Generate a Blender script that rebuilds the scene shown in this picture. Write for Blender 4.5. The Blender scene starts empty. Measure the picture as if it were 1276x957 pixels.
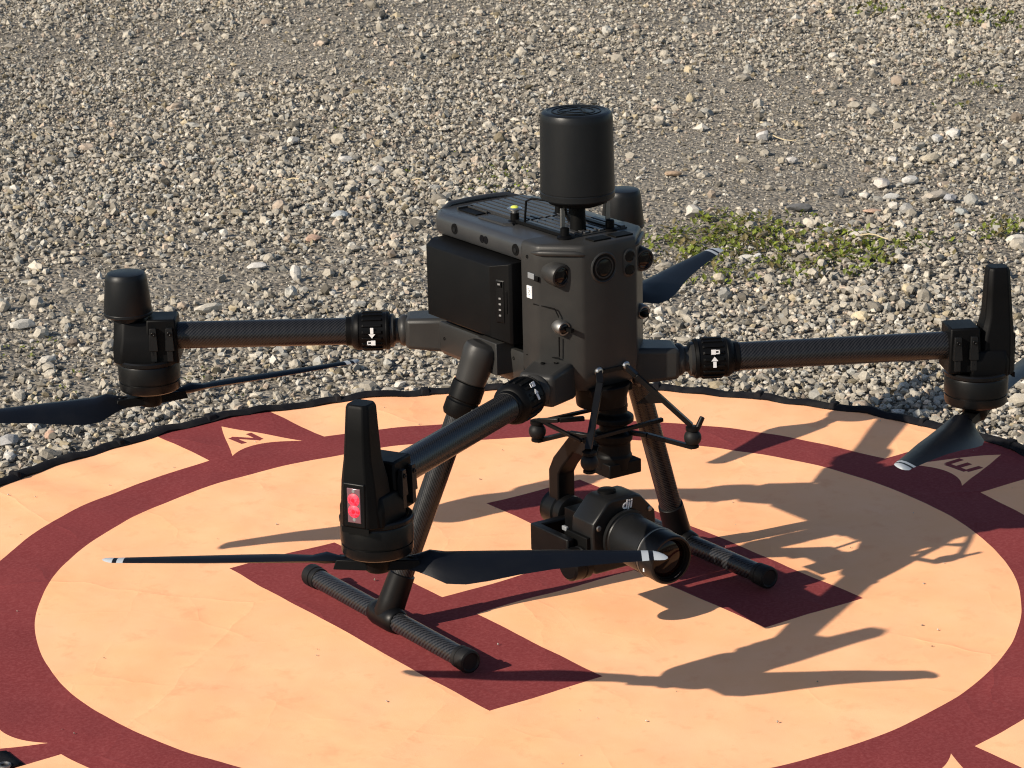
import bpy, bmesh, math, random
import numpy as np
from mathutils import Vector, Matrix, noise
random.seed(7); RNG = np.random.default_rng(11)
scene = bpy.context.scene
COL = scene.collection
PI = math.pi
R = math.radians

# ------------------------------------------------------------------ camera
cd = bpy.data.cameras.new("camera"); cam = bpy.data.objects.new("camera", cd); COL.objects.link(cam)
right = Vector((0.99972252, -0.00675307, -0.0225674)); upv = Vector((0.02355613, 0.28660041, 0.95776057)); fwd = Vector((0, 0.95802641, -0.28667996))
m = Matrix((right, upv, -fwd)).transposed().to_4x4(); m.translation = Vector((0, 0, 1.084))
cam.matrix_world = m
cd.sensor_fit = 'HORIZONTAL'; cd.sensor_width = 36.0; cd.lens = 36.0 * 3436.0 / 1276.0
cd.clip_start = 0.05; cd.clip_end = 3000
cd.dof.use_dof = True; cd.dof.focus_distance = 2.9; cd.dof.aperture_fstop = 60
scene.camera = cam
scene.cycles.filter_width = 1.15

# ------------------------------------------------------------------ light
SUN_TRAVEL = Vector((0.50687, 0.31384, -0.3568)).normalized()
w = bpy.data.worlds.new("World"); scene.world = w; w.use_nodes = True
nt = w.node_tree; nt.nodes.clear()
sky = nt.nodes.new('ShaderNodeTexSky'); sky.sky_type = 'NISHITA'; sky.sun_disc = False
sky.sun_elevation = R(30.9); sky.sun_rotation = math.atan2(-SUN_TRAVEL.x, -SUN_TRAVEL.y)
sky.air_density = 1.0; sky.dust_density = 0.6; sky.ozone_density = 1.0
bg = nt.nodes.new('ShaderNodeBackground'); bg.inputs['Strength'].default_value = 0.080
wo = nt.nodes.new('ShaderNodeOutputWorld')
nt.links.new(sky.outputs[0], bg.inputs[0]); nt.links.new(bg.outputs[0], wo.inputs[0])
sl = bpy.data.lights.new("sun", 'SUN'); sl.energy = 4.6; sl.angle = R(0.53); sl.color = (1.0, 0.90, 0.76)
so = bpy.data.objects.new("sun", sl); COL.objects.link(so)
so.rotation_euler = SUN_TRAVEL.to_track_quat('-Z', 'Y').to_euler(); so.location = (-8, -5, 6)
vs = scene.view_settings; vs.view_transform = 'Standard'; vs.look = 'None'; vs.exposure = 0.58; vs.gamma = 1.0; vs.use_curve_mapping = False

# ------------------------------------------------------------------ node helpers
def new_mat(name):
    mt = bpy.data.materials.new(name); mt.use_nodes = True
    t = mt.node_tree; b = t.nodes['Principled BSDF']
    return mt, t, b
def nd(t, typ, **kw):
    n = t.nodes.new(typ)
    for k, v in kw.items():
        if k in n.bl_rna.properties: setattr(n, k, v)
        else: n.inputs[k].default_value = v
    return n
class X:
    """tiny expression wrapper that turns python arithmetic into Math nodes"""
    def __init__(s, t, sock): s.t, s.s = t, sock
    def op(s, o, *a):
        n = s.t.nodes.new('ShaderNodeMath'); n.operation = o
        for i, v in enumerate((s,) + a):
            if isinstance(v, X): s.t.links.new(v.s, n.inputs[i])
            else: n.inputs[i].default_value = v
        return X(s.t, n.outputs[0])
    def __add__(s, o): return s.op('ADD', o)
    def __sub__(s, o): return s.op('SUBTRACT', o)
    def __mul__(s, o): return s.op('MULTIPLY', o)
    def __gt__(s, o): return s.op('GREATER_THAN', o)
    def __lt__(s, o): return s.op('LESS_THAN', o)
    def __neg__(s): return s.op('MULTIPLY', -1.0)
    def abs(s): return s.op('ABSOLUTE')
    def min(s, o): return s.op('MINIMUM', o)
    def max(s, o): return s.op('MAXIMUM', o)
def mix(t, fac, a, b):
    n = t.nodes.new('ShaderNodeMix'); n.data_type = 'RGBA'
    for sock, v in ((n.inputs[0], fac), (n.inputs[6], a), (n.inputs[7], b)):
        if isinstance(v, X): t.links.new(v.s, sock)
        elif hasattr(v, 'links'): t.links.new(v, sock)
        elif isinstance(v, (int, float)): sock.default_value = v
        else: sock.default_value = (*v, 1) if len(v) == 3 else v
    return n.outputs[2]
def noise_tex(t, vec, scale, detail=4, rough=0.55, dist=0.0):
    n = nd(t, 'ShaderNodeTexNoise'); n.inputs['Scale'].default_value = scale; n.inputs['Detail'].default_value = detail
    n.inputs['Roughness'].default_value = rough; n.inputs['Distortion'].default_value = dist
    if vec is not None: t.links.new(vec, n.inputs['Vector'])
    return n
def ramp(t, sock, p0, p1, c0=(0, 0, 0, 1), c1=(1, 1, 1, 1)):
    n = t.nodes.new('ShaderNodeValToRGB'); e = n.color_ramp.elements
    e[0].position, e[1].position, e[0].color, e[1].color = p0, p1, c0, c1
    t.links.new(sock, n.inputs[0]); return n.outputs[0]
def bump(t, b, h, strength, dist):
    n = t.nodes.new('ShaderNodeBump'); n.inputs['Strength'].default_value = strength; n.inputs['Distance'].default_value = dist
    t.links.new(h, n.inputs['Height']); t.links.new(n.outputs[0], b.inputs['Normal'])
def plastic(name, col, rough, grain=0.25, dust=0.12, spec=0.5):
    mt, t, b = new_mat(name)
    oc = nd(t, 'ShaderNodeTexCoord').outputs['Object']
    n1 = noise_tex(t, oc, 38, 5, 0.6); n2 = noise_tex(t, oc, 2200, 2, 0.5)
    d = ramp(t, n1.outputs[0], 0.46, 0.74)
    mm = t.nodes.new('ShaderNodeMath'); mm.operation = 'MULTIPLY'; mm.inputs[1].default_value = dust; t.links.new(d, mm.inputs[0])
    c = mix(t, mm.outputs[0], col, (0.22, 0.20, 0.17))
    t.links.new(c, b.inputs['Base Color'])
    mr = nd(t, 'ShaderNodeMapRange'); mr.inputs['To Min'].default_value = rough - 0.07; mr.inputs['To Max'].default_value = rough + 0.1
    t.links.new(n1.outputs[0], mr.inputs['Value']); t.links.new(mr.outputs[0], b.inputs['Roughness'])
    b.inputs['Specular IOR Level'].default_value = spec
    if grain: bump(t, b, n2.outputs[0], grain, 0.0004)
    return mt
M = {}
M['shell'] = plastic('grey_shell_plastic', (0.0215, 0.0210, 0.0202), 0.40, 0.2, 0.02, 0.24)
M['deck'] = plastic('shell_plastic_sky_sheen', (0.0250, 0.0252, 0.0260), 0.34, 0.15, 0.02, 0.55)  # same plastic as the shell, sky sheen put into a lighter, bluer colour
M['black'] = plastic('black_plastic', (0.0022, 0.0022, 0.0024), 0.46, 0.12, 0.003, 0.10)
M['satin'] = plastic('satin_black_plastic', (0.0028, 0.0028, 0.0031), 0.38, 0.1, 0.004, 0.16)
M['battery'] = plastic('battery_plastic', (0.0032, 0.0032, 0.0034), 0.44, 0.2, 0.003, 0.10)
M['camera'] = plastic('camera_body_plastic', (0.0060, 0.0062, 0.0066), 0.38, 0.15, 0.006, 0.22)
M['dark'] = plastic('dark_recess_plastic', (0.002, 0.002, 0.002), 0.6, 0, 0, 0.1)
M['rubber'] = plastic('rubber', (0.005, 0.005, 0.0055), 0.55, 0.2, 0.03, 0.2)
M['radar'] = plastic('radar_dome_plastic', (0.0060, 0.0068, 0.0078), 0.38, 0.15, 0.005, 0.22)
M['anodised'] = plastic('anodised_metal', (0.0030, 0.0030, 0.0033), 0.32, 0.1, 0.006, 0.22)
M['blade'] = plastic('blade_composite', (0.0026, 0.0032, 0.0052), 0.40, 0.12, 0.006, 0.25)
M['tip'] = plastic('white_tip_paint', (0.32, 0.345, 0.37), 0.5, 0.1, 0.1)
M['white'] = plastic('white_print', (0.62, 0.62, 0.62), 0.5, 0, 0)
M['grey_print'] = plastic('grey_print', (0.17, 0.17, 0.17), 0.5, 0, 0)
M['pale'] = plastic('pale_grey_plastic', (0.17, 0.18, 0.19), 0.45, 0, 0.1)
M['red_mark'] = plastic('red_mark', (0.55, 0.02, 0.04), 0.5, 0, 0)
M['brown_edge'] = plastic('bronze_edge', (0.16, 0.055, 0.025), 0.4, 0, 0.1)
def metal(name, col, rough):
    mt, t, b = new_mat(name); b.inputs['Metallic'].default_value = 1; b.inputs['Roughness'].default_value = rough
    oc = nd(t, 'ShaderNodeTexCoord').outputs['Object']; n = noise_tex(t, oc, 300, 3)
    t.links.new(mix(t, n.outputs[0], tuple(c * .8 for c in col), col), b.inputs['Base Color']); return mt
M['steel'] = metal('steel', (0.55, 0.54, 0.52), 0.32)
M['silver'] = metal('silver_metal_and_sunlit_pod', (0.24, 0.235, 0.225), 0.5)
def glass_mat(name, col, rough=0.04, coat=0.5):
    mt, t, b = new_mat(name); b.inputs['Base Color'].default_value = (*col, 1); b.inputs['Roughness'].default_value = rough
    b.inputs['Coat Weight'].default_value = coat; b.inputs['Coat Roughness'].default_value = 0.02; b.inputs['Specular IOR Level'].default_value = .22; return mt
M['lens'] = glass_mat('lens_glass', (0.006, 0.002, 0.0015), 0.06, 0.0)
M['sensor'] = glass_mat('sensor_glass', (0.002, 0.002, 0.003), 0.12, 0.0)
mt, t, b = new_mat('yellow_lamp'); b.inputs['Base Color'].default_value = (0.55, 0.6, 0.08, 1); b.inputs['Roughness'].default_value = 0.2; b.inputs['Specular IOR Level'].default_value = .8; M['yellow'] = mt
mt, t, b = new_mat('lamp_window')
b.inputs['Base Color'].default_value = (0.14, 0.07, 0.08, 1); b.inputs['Roughness'].default_value = 0.15; M['lampwin'] = mt
mt, t, b = new_mat('red_led')
b.inputs['Base Color'].default_value = (0.3, 0.004, 0.01, 1); b.inputs['Emission Color'].default_value = (1.0, 0.040, 0.075, 1); b.inputs['Emission Strength'].default_value = 1.0; oc_ = nd(t, 'ShaderNodeTexCoord').outputs['Object']; nz = noise_tex(t, oc_, 420, 3, .7); t.links.new(mix(t, ramp(t, nz.outputs[0], .38, .62), (.75, .004, .02), (1.0, .07, .115)), b.inputs['Emission Color']); M['led'] = mt
mt, t, b = new_mat('red_led_core')
b.inputs['Base Color'].default_value = (0.25, 0.0, 0.01, 1); b.inputs['Emission Color'].default_value = (0.9, 0.0, 0.015, 1); b.inputs['Emission Strength'].default_value = 0.55; M['ledcore'] = mt
# carbon fibre: uses the UVs of the tubes (metres round, metres along)
def carbon(name, fine, shine, stripe=0.5, bumpy=0.15, hi=0.022):
    mt, t, b = new_mat(name)
    uv = nd(t, 'ShaderNodeTexCoord').outputs['UV']
    s = nd(t, 'ShaderNodeSeparateXYZ'); t.links.new(uv, s.inputs[0])
    u, v = X(t, s.outputs[0]), X(t, s.outputs[1])
    a = ((u + v) * fine).op('SINE'); c = ((u - v * 1.0) * fine).op('SINE'); rows = (v * (fine * stripe)).op('SINE')
    k = (a * 0.7 + c * 0.15 + rows * 0.1).op('MULTIPLY', 0.5) + 0.5
    cl = t.nodes.new('ShaderNodeClamp'); t.links.new(k.s, cl.inputs[0])
    t.links.new(mix(t, cl.outputs[0], (0.0018, 0.0018, 0.0022), (hi, hi, hi * 1.08)), b.inputs['Base Color'])
    mr = nd(t, 'ShaderNodeMapRange'); mr.inputs['To Min'].default_value = shine; mr.inputs['To Max'].default_value = shine + 0.22
    t.links.new(cl.outputs[0], mr.inputs[0]); t.links.new(mr.outputs[0], b.inputs['Roughness'])
    b.inputs['Specular IOR Level'].default_value = 0.3
    bump(t, b, cl.outputs[0], bumpy, 0.0002); return mt
M['carbon'] = carbon('carbon_fibre_weave', 1700, 0.20, 0.4, 0.18, 0.019)
M['carbon_skid'] = carbon('carbon_fibre_twill', 1150, 0.24, 0.5, 0.5, 0.026)

# ------------------------------------------------------------------ mesh helpers
class MB:
    def __init__(s): s.bm = bmesh.new(); s.uv = s.bm.loops.layers.uv.new("UVMap"); s.mats = []
    def mi(s, mat):
        if mat not in s.mats: s.mats.append(mat)
        return s.mats.index(mat)
    def face(s, vs, k):
        try: f = s.bm.faces.new(vs)
        except ValueError: return None
        f.material_index = k; return f
    def rings(s, rings, mat, cap0=True, cap1=True, closed=True, uvs=None):
        k = s.mi(mat); V = [[s.bm.verts.new(p) for p in r] for r in rings]; n = len(V[0])
        for i in range(len(V) - 1):
            for j in range(n if closed else n - 1):
                j2 = (j + 1) % n
                f = s.face([V[i][j], V[i][j2], V[i + 1][j2], V[i + 1][j]], k)
                if f and uvs:
                    for lp, (a, b_) in zip(f.loops, ((i, j), (i, j + 1), (i + 1, j + 1), (i + 1, j))): lp[s.uv].uv = (uvs[0] * b_ / n, uvs[1][a])
        if cap0: s.face(V[0][::-1], k)
        if cap1: s.face(V[-1], k)
        return s
    def lathe(s, o, d, prof, mat, seg=28, cap0=True, cap1=True):
        """prof = [(distance along d, radius)]"""
        o, d = Vector(o), Vector(d).normalized(); a = d.orthogonal().normalized(); b_ = d.cross(a)
        rs = [[o + d * z + (a * math.cos(2 * PI * j / seg) + b_ * math.sin(2 * PI * j / seg)) * max(r, 1e-5) for j in range(seg)] for z, r in prof]
        rm = max(r for _, r in prof)
        return s.rings(rs, mat, cap0, cap1, uvs=(2 * PI * rm, [z for z, _ in prof]))
    def tube(s, p0, p1, r0, mat, r1=None, seg=20):
        p0, p1 = Vector(p0), Vector(p1); L = (p1 - p0).length
        return s.lathe(p0, p1 - p0, [(0, r0), (L, r0 if r1 is None else r1)], mat, seg)
    def prism(s, poly, axis, h0, h1, mat, inset=0.0):
        """poly of 2D points; axis 0/1/2 = extrusion axis; the other two take the 2D coordinates in cyclic order"""
        def P3(p, h):
            q = [0, 0, 0]; q[axis] = h; q[(axis + 1) % 3] = p[0]; q[(axis + 2) % 3] = p[1]; return q
        return s.rings([[P3(p, h0) for p in poly], [P3(p, h1) for p in poly]], mat)
    def obox(s, c, ax, ay, az, h, mat, taper=1.0):
        """oriented box: centre, three axes, half sizes; taper scales the +z end"""
        c, ax, ay, az = Vector(c), Vector(ax).normalized(), Vector(ay).normalized(), Vector(az).normalized()
        rs = []
        for sz, k in ((-1, 1.0), (1, taper)):
            rs.append([c + ax * h[0] * k * sx + ay * h[1] * k * sy + az * h[2] * sz for sx, sy in ((-1, -1), (1, -1), (1, 1), (-1, 1))])
        return s.rings(rs, mat)
    def box(s, c, h, mat): return s.obox(c, (1, 0, 0), (0, 1, 0), (0, 0, 1), h, mat)
    def bar(s, p0, p1, wdt, hgt, mat, up=(0, 0, 1)):
        p0, p1 = Vector(p0), Vector(p1); d = (p1 - p0); L = d.length; d.normalize(); u = Vector(up)
        sd = d.cross(u)
        if sd.length < 1e-4: sd = d.orthogonal()
        sd.normalize(); u = sd.cross(d)
        return s.obox((p0 + p1) / 2, sd, u, d, (wdt / 2, hgt / 2, L / 2), mat)
    def sphere(s, c, r, mat, seg=20):
        n = seg // 2
        return s.lathe(Vector(c) - Vector((0, 0, r)), (0, 0, 1), [(r - r * math.cos(PI * i / n), r * math.sin(PI * i / n)) for i in range(n + 1)], mat, seg, False, False)
    def pipe(s, pts, r, mat, seg=12):
        pts = [Vector(p) for p in pts]; rs = []; a = None
        for i, p in enumerate(pts):
            d = (pts[min(i + 1, len(pts) - 1)] - pts[max(i - 1, 0)]).normalized()
            a = (d.orthogonal() if a is None else a - d * a.dot(d)).normalized(); b_ = d.cross(a)
            rr = r[i] if isinstance(r, (list, tuple)) else r
            rs.append([p + (a * math.cos(2 * PI * j / seg) + b_ * math.sin(2 * PI * j / seg)) * rr for j in range(seg)])
        return s.rings(rs, mat)
    def build(s, name, parent=None, bevel=0.0, ang=38, label=None, segs=2):
        bmesh.ops.remove_doubles(s.bm, verts=s.bm.verts, dist=1e-6)
        bmesh.ops.recalc_face_normals(s.bm, faces=s.bm.faces)
        me = bpy.data.meshes.new(name); s.bm.to_mesh(me); s.bm.free()
        for mt in s.mats: me.materials.append(mt)
        me.polygons.foreach_set('use_smooth', [True] * len(me.polygons)); me.set_sharp_from_angle(angle=R(ang))
        o = bpy.data.objects.new(name, me); COL.objects.link(o)
        if parent: o.parent = parent
        if bevel:
            bv = o.modifiers.new('bevel', 'BEVEL'); bv.width = bevel; bv.segments = segs; bv.limit_method = 'ANGLE'; bv.angle_limit = R(32); bv.use_clamp_overlap = True
        if label: o['label'] = label
        return o
def empty(name, loc, rz=0.0):
    o = bpy.data.objects.new(name, None); o.location = loc; o.rotation_euler = (0, 0, rz); o.empty_display_size = 0.1; COL.objects.link(o); return o
def tag(o, label=None, cat=None, group=None, kind=None):
    if label: o['label'] = label
    if cat: o['category'] = cat
    if group: o['group'] = group
    if kind: o['kind'] = kind
    return o
def raw_mesh(name, V, F, mat, smooth=False, cols=None):
    """numpy vertices (n,3) and triangles (m,3)"""
    me = bpy.data.meshes.new(name)
    V = np.asarray(V, np.float32); F = np.asarray(F, np.int32); k = F.shape[1]
    me.vertices.add(len(V)); me.vertices.foreach_set('co', V.ravel())
    me.loops.add(F.size); me.loops.foreach_set('vertex_index', F.ravel())
    me.polygons.add(len(F)); me.polygons.foreach_set('loop_start', np.arange(0, F.size, k, dtype=np.int32))
    me.polygons.foreach_set('use_smooth', np.full(len(F), smooth))
    if cols is not None:
        a = me.color_attributes.new('tone', 'FLOAT_COLOR', 'POINT'); a.data.foreach_set('color', np.asarray(cols, np.float32).ravel())
    me.materials.append(mat); me.update(calc_edges=True); me.validate()
    o = bpy.data.objects.new(name, me); COL.objects.link(o); return o

# ------------------------------------------------------------------ ground
PADC = np.array([0.0116, 2.8459])
def lump(x, y):
    return (np.sin(x * 2.3 + y * 1.1 + .4) * np.sin(y * 1.9 - x * .7 + 1.2) * .5 + np.sin(x * 5.1 - y * 3.7 + 2) * np.sin(y * 4.3 + x * 2.2) * .28 + np.sin(x * 11.3 + y * 7.1) * np.sin(y * 9.7 - x * 5.3 + .7) * .12)
def ground_z(x, y):
    d = np.hypot(x - PADC[0], y - PADC[1])
    k = np.clip((d - .72) / .5, 0, 1)
    return -0.016 + lump(x, y) * 0.014 * k * np.clip((9 - y) / 2, 0.2, 1)
def gravel_material(name, base):
    mt, t, b = new_mat(name)
    oc = nd(t, 'ShaderNodeTexCoord').outputs['Object']
    if base:
        n1 = noise_tex(t, oc, 1.1, 5); n2 = noise_tex(t, oc, 45, 6, 0.7); vo = nd(t, 'ShaderNodeTexVoronoi'); vo.inputs['Scale'].default_value = 120; t.links.new(oc, vo.inputs['Vector'])
        c = mix(t, n1.outputs[0], (0.205, 0.176, 0.132), (0.270, 0.232, 0.178))
        c = mix(t, ramp(t, n2.outputs[0], .35, .65), c, (0.150, 0.130, 0.100))
        n = nd(t, 'ShaderNodeMix'); n.data_type = 'RGBA'; n.blend_type = 'OVERLAY'; n.inputs[0].default_value = .45
        bwn = nd(t, 'ShaderNodeRGBToBW'); t.links.new(vo.outputs['Color'], bwn.inputs[0]); t.links.new(c, n.inputs[6]); t.links.new(bwn.outputs[0], n.inputs[7])
        hs = nd(t, 'ShaderNodeHueSaturation'); hs.inputs['Saturation'].default_value = .8; t.links.new(n.outputs[2], hs.inputs['Color'])
        t.links.new(hs.outputs[0], b.inputs['Base Color'])
        h = X(t, n2.outputs[0]) - X(t, vo.outputs['Distance']) * 0.9
        bump(t, b, h.s, 0.9, 0.006)
    else:
        at = nd(t, 'ShaderNodeAttribute'); at.attribute_name = 'tone'
        n2 = noise_tex(t, oc, 420, 4, 0.7); n3 = noise_tex(t, oc, 1500, 2, 0.6)
        hs = nd(t, 'ShaderNodeHueSaturation'); t.links.new(at.outputs['Color'], hs.inputs['Color'])
        mr = nd(t, 'ShaderNodeMapRange'); mr.inputs['From Min'].default_value = .25; mr.inputs['From Max'].default_value = .75; mr.inputs['To Min'].default_value = .72; mr.inputs['To Max'].default_value = 1.25
        t.links.new(n2.outputs[0], mr.inputs[0]); t.links.new(mr.outputs[0], hs.inputs['Value']); t.links.new(hs.outputs[0], b.inputs['Base Color'])
        bump(t, b, n3.outputs[0], 0.4, 0.001)
    b.inputs['Roughness'].default_value = 0.9; b.inputs['Specular IOR Level'].default_value = 0.2
    return mt
M['ground'] = gravel_material('sandy_ground', True); M['stone'] = gravel_material('gravel_stone', False)
def axis_lines(lo, hi, step, far):
    core = np.arange(lo, hi + step / 2, step); ext = []; d = step; x = hi
    while x < far: d *= 1.5; x += d; ext.append(x)
    ext2 = []; d = step; x = lo
    while x > -far: d *= 1.5; x -= d; ext2.append(x)
    return np.concatenate([ext2[::-1], core, ext])
gx = axis_lines(-3, 3, .06, 600); gy = axis_lines(0.6, 8.4, .06, 600)
GX, GY = np.meshgrid(gx, gy); GZ = ground_z(GX, GY); far = np.hypot(GX, GY - 4) > 14; GZ[far] = -0.016
idx = np.arange(GX.size).reshape(GX.shape)
Q = np.stack([idx[:-1, :-1], idx[:-1, 1:], idx[1:, 1:], idx[1:, :-1]], -1).reshape(-1, 4)
tag(raw_mesh('ground', np.stack([GX, GY, GZ], -1).reshape(-1, 3), Q, M['ground'], True), kind='structure', label='grey sandy gravel ground of the yard')

# ------------------------------------------------------------------ gravel
PHI = (1 + 5 ** .5) / 2
ICO_V = np.array([(-1, PHI, 0), (1, PHI, 0), (-1, -PHI, 0), (1, -PHI, 0), (0, -1, PHI), (0, 1, PHI), (0, -1, -PHI), (0, 1, -PHI), (PHI, 0, -1), (PHI, 0, 1), (-PHI, 0, -1), (-PHI, 0, 1)], float); ICO_V /= np.linalg.norm(ICO_V[0])
ICO_F = np.array([(0, 11, 5), (0, 5, 1), (0, 1, 7), (0, 7, 10), (0, 10, 11), (1, 5, 9), (5, 11, 4), (11, 10, 2), (10, 7, 6), (7, 1, 8), (3, 9, 4), (3, 4, 2), (3, 2, 6), (3, 6, 8), (3, 8, 9), (4, 9, 5), (2, 4, 11), (6, 2, 10), (8, 6, 7), (9, 8, 1)])
OCT_V = np.array([(1, 0, 0), (-1, 0, 0), (0, 1, 0), (0, -1, 0), (0, 0, 1), (0, 0, -1)], float)
OCT_F = np.array([(0, 2, 4), (2, 1, 4), (1, 3, 4), (3, 0, 4), (2, 0, 5), (1, 2, 5), (3, 1, 5), (0, 3, 5)])
def subdiv(V, F):
    V = list(map(tuple, V)); c = {}
    def mid(a, b_):
        k = (min(a, b_), max(a, b_))
        if k not in c:
            p = (np.array(V[a]) + np.array(V[b_])) / 2; V.append(tuple(p / np.linalg.norm(p))); c[k] = len(V) - 1
        return c[k]
    G = []
    for a, b_, d in F:
        e, f, g = mid(a, b_), mid(b_, d), mid(d, a); G += [(a, e, g), (b_, f, e), (d, g, f), (e, f, g)]
    return np.array(V), np.array(G)
ICO2_V, ICO2_F = subdiv(ICO_V, ICO_F)
def stone_tones(n):
    base = np.array([0.330, 0.298, 0.246]); v = np.clip(RNG.normal(1.0, .22, n), .4, 1.7)
    c = base * v[:, None]
    k = RNG.random(n)
    c[k < .06] *= (1.08, .97, .92); c[(k > .10) & (k < .22)] *= (.92, .98, 1.06); c[(k > .22) & (k < .245)] = (.50, .47, .42); c[(k > .27) & (k < .40)] *= .50
    c[(k > .37) & (k < .43)] *= (1.08, 1.0, .82)
    return np.clip(c, .05, .72)
def stones(name, pos, size, BV, BF, flat=.72, rough=.26, tones=None, sink=.25):
    n, nv = len(pos), len(BV)
    jit = 1 + RNG.normal(0, rough, (n, nv, 1)).clip(-.5, .6)
    V = BV[None] * jit
    sc = np.stack([RNG.uniform(.75, 1.35, n), RNG.uniform(.65, 1.0, n), RNG.uniform(flat * .75, flat * 1.35, n)], -1)
    V = V * sc[:, None, :]
    # random tilt then spin
    tx = RNG.normal(0, .45, n); c, s_ = np.cos(tx)[:, None], np.sin(tx)[:, None]
    y, z = V[..., 1] * c - V[..., 2] * s_, V[..., 1] * s_ + V[..., 2] * c; V = np.stack([V[..., 0], y, z], -1)
    a = RNG.uniform(0, 2 * PI, n); c, s_ = np.cos(a)[:, None], np.sin(a)[:, None]
    x, y = V[..., 0] * c - V[..., 1] * s_, V[..., 0] * s_ + V[..., 1] * c; V = np.stack([x, y, V[..., 2]], -1)
    V *= (size / 2)[:, None, None]
    h = V[..., 2].max(1) - V[..., 2].min(1)
    V[..., 2] -= V[..., 2].min(1)[:, None] + (h * sink)[:, None]
    V += pos[:, None, :]
    F = (BF[None] + (np.arange(n) * nv)[:, None, None]).reshape(-1, 3)
    tones = stone_tones(n) if tones is None else tones
    C = np.repeat(np.concatenate([tones, np.ones((n, 1))], 1), nv, 0)
    return raw_mesh(name, V.reshape(-1, 3), F, M['stone'], False, C)
def coarse_mask(x, y):
    """1 where the gravel lies coarse and thick, 0 where fine sand shows"""
    m_ = .78 + .38 * np.sin(x * 1.7 - y * 1.3 + 1.0) * np.sin(y * 1.15 + .6 * x + .3) + .30 * np.sin(x * 5 + y * 3.1) * np.sin(y * 4.1 - x * 2)
    sand = .85 * np.exp(-(((x - .85) / .62) ** 2 + ((y - 5.75) / .55) ** 2)) + .65 * np.exp(-(((x - .45) / .3) ** 2 + ((y - 5.15) / .35) ** 2)) + .5 * np.exp(-(((x + .9) / .5) ** 2 + ((y - 6.8) / .4) ** 2)) + .9 * np.exp(-(((x - .35) / .35) ** 2 + ((y - 4.75) / .3) ** 2)) + .6 * np.exp(-(((x + .55) / .4) ** 2 + ((y - 4.25) / .2) ** 2)) + .8 * np.exp(-(((x - 1.0) / .3) ** 2 + ((y - 4.5) / .4) ** 2))
    return np.clip(m_ - sand, 0.08, 1)
def scatter(n, y0, y1, mask_pow, over=2.6, flank=False):
    N = int(n * over)
    y = np.sqrt(RNG.uniform((y0 + 2.2) ** 2, (y1 + 2.2) ** 2, N)) - 2.2
    x = RNG.uniform(-1, 1, N) * (.205 * y + .42)
    if flank: x = np.where(RNG.random(N) < .5, -1, 1) * (.205 * y + .42 + 1.3 * RNG.random(N) ** 1.4)
    keep = (np.hypot(x - PADC[0], y - PADC[1]) > .772) & (RNG.random(N) < coarse_mask(x, y) ** mask_pow)
    x, y = x[keep][:n], y[keep][:n]
    return np.stack([x, y, ground_z(x, y)], -1)
p = scatter(62000, 2.0, 5.2, 1.0, 3.4); sz = np.clip(RNG.lognormal(math.log(.0068), .40, len(p)), .0032, .020)
p[:, 2] += RNG.random(len(p)) * .009 * coarse_mask(p[:, 0], p[:, 1])
tag(stones('gravel', p, sz, ICO_V, ICO_F), 'coarse grey crushed gravel behind the landing pad', 'gravel', kind='stuff')
p = scatter(84000, 5.2, 8.2, .95, 3.4); sz = np.clip(RNG.lognormal(math.log(.0083), .38, len(p)), .004, .022)
p[:, 2] += RNG.random(len(p)) * .009 * coarse_mask(p[:, 0], p[:, 1])
tag(stones('gravel', p, sz, OCT_V, OCT_F, rough=.2), 'coarse grey gravel in the far part of the yard', 'gravel', kind='stuff')
p = scatter(72000, 2.0, 6.6, -.2, 1.6); sz = RNG.uniform(.0022, .0056, len(p))
tag(stones('fine_gravel', p, sz, OCT_V, OCT_F, rough=.2, sink=.2), 'fine pale grit lying between the coarse gravel', 'gravel', kind='stuff')
p = scatter(40000, 1.2, 8.2, .8, 2.4, True); sz = np.clip(RNG.lognormal(math.log(.0098), .36, len(p)), .005, .022)
tag(stones('gravel', p, sz, OCT_V, OCT_F, rough=.2), 'coarse grey gravel spreading along the left and right edges of the yard', 'gravel', kind='stuff')
p = scatter(650, 3.0, 8.0, .5); sz = RNG.uniform(.018, .030, len(p))
tag(stones('larger_gravel', p, sz, ICO2_V, ICO2_F, rough=.12, sink=.25), 'larger pale broken stones strewn across the gravel', 'gravel', kind='stuff')

# single stones that stand out, each a thing of its own (place on the ground, size, tone, label)
def one_stone(x, y, size, tone, label, shape=(1.25, .85, .6), seed=0, rz=0.0):
    kt = min(1.0, .50 / max(tone)); tone = tuple(c * kt for c in tone)
    rs = np.random.default_rng(seed + 100)
    V = ICO2_V * (1 + rs.normal(0, .10, (len(ICO2_V), 1)))
    for _ in range(5):                                   # cut flat break faces
        n = rs.normal(0, 1, 3); n /= np.linalg.norm(n); d = V @ n; V = V - np.maximum(d - .72, 0)[:, None] * n
    V = V * np.array(shape) * size / 2
    V[:, 2] -= V[:, 2].min() * .7
    c, s_ = math.cos(rz), math.sin(rz); V = np.stack([V[:, 0] * c - V[:, 1] * s_, V[:, 0] * s_ + V[:, 1] * c, V[:, 2]], -1)
    o = raw_mesh('stone', V, ICO2_F, M['stone'], False, np.tile(np.array([*tone, 1.0]), (len(V), 1)))
    o.location = (x, y, float(ground_z(x, y)) + .003)
    tag(o, label, 'stone', 'single stones lying on the gravel')
PALE, GREY, PINK, DARK, BUFF = (.46, .43, .38), (.29, .28, .26), (.40, .27, .20), (.12, .12, .12), (.40, .35, .27)
SINGLE_STONES = []
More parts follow.
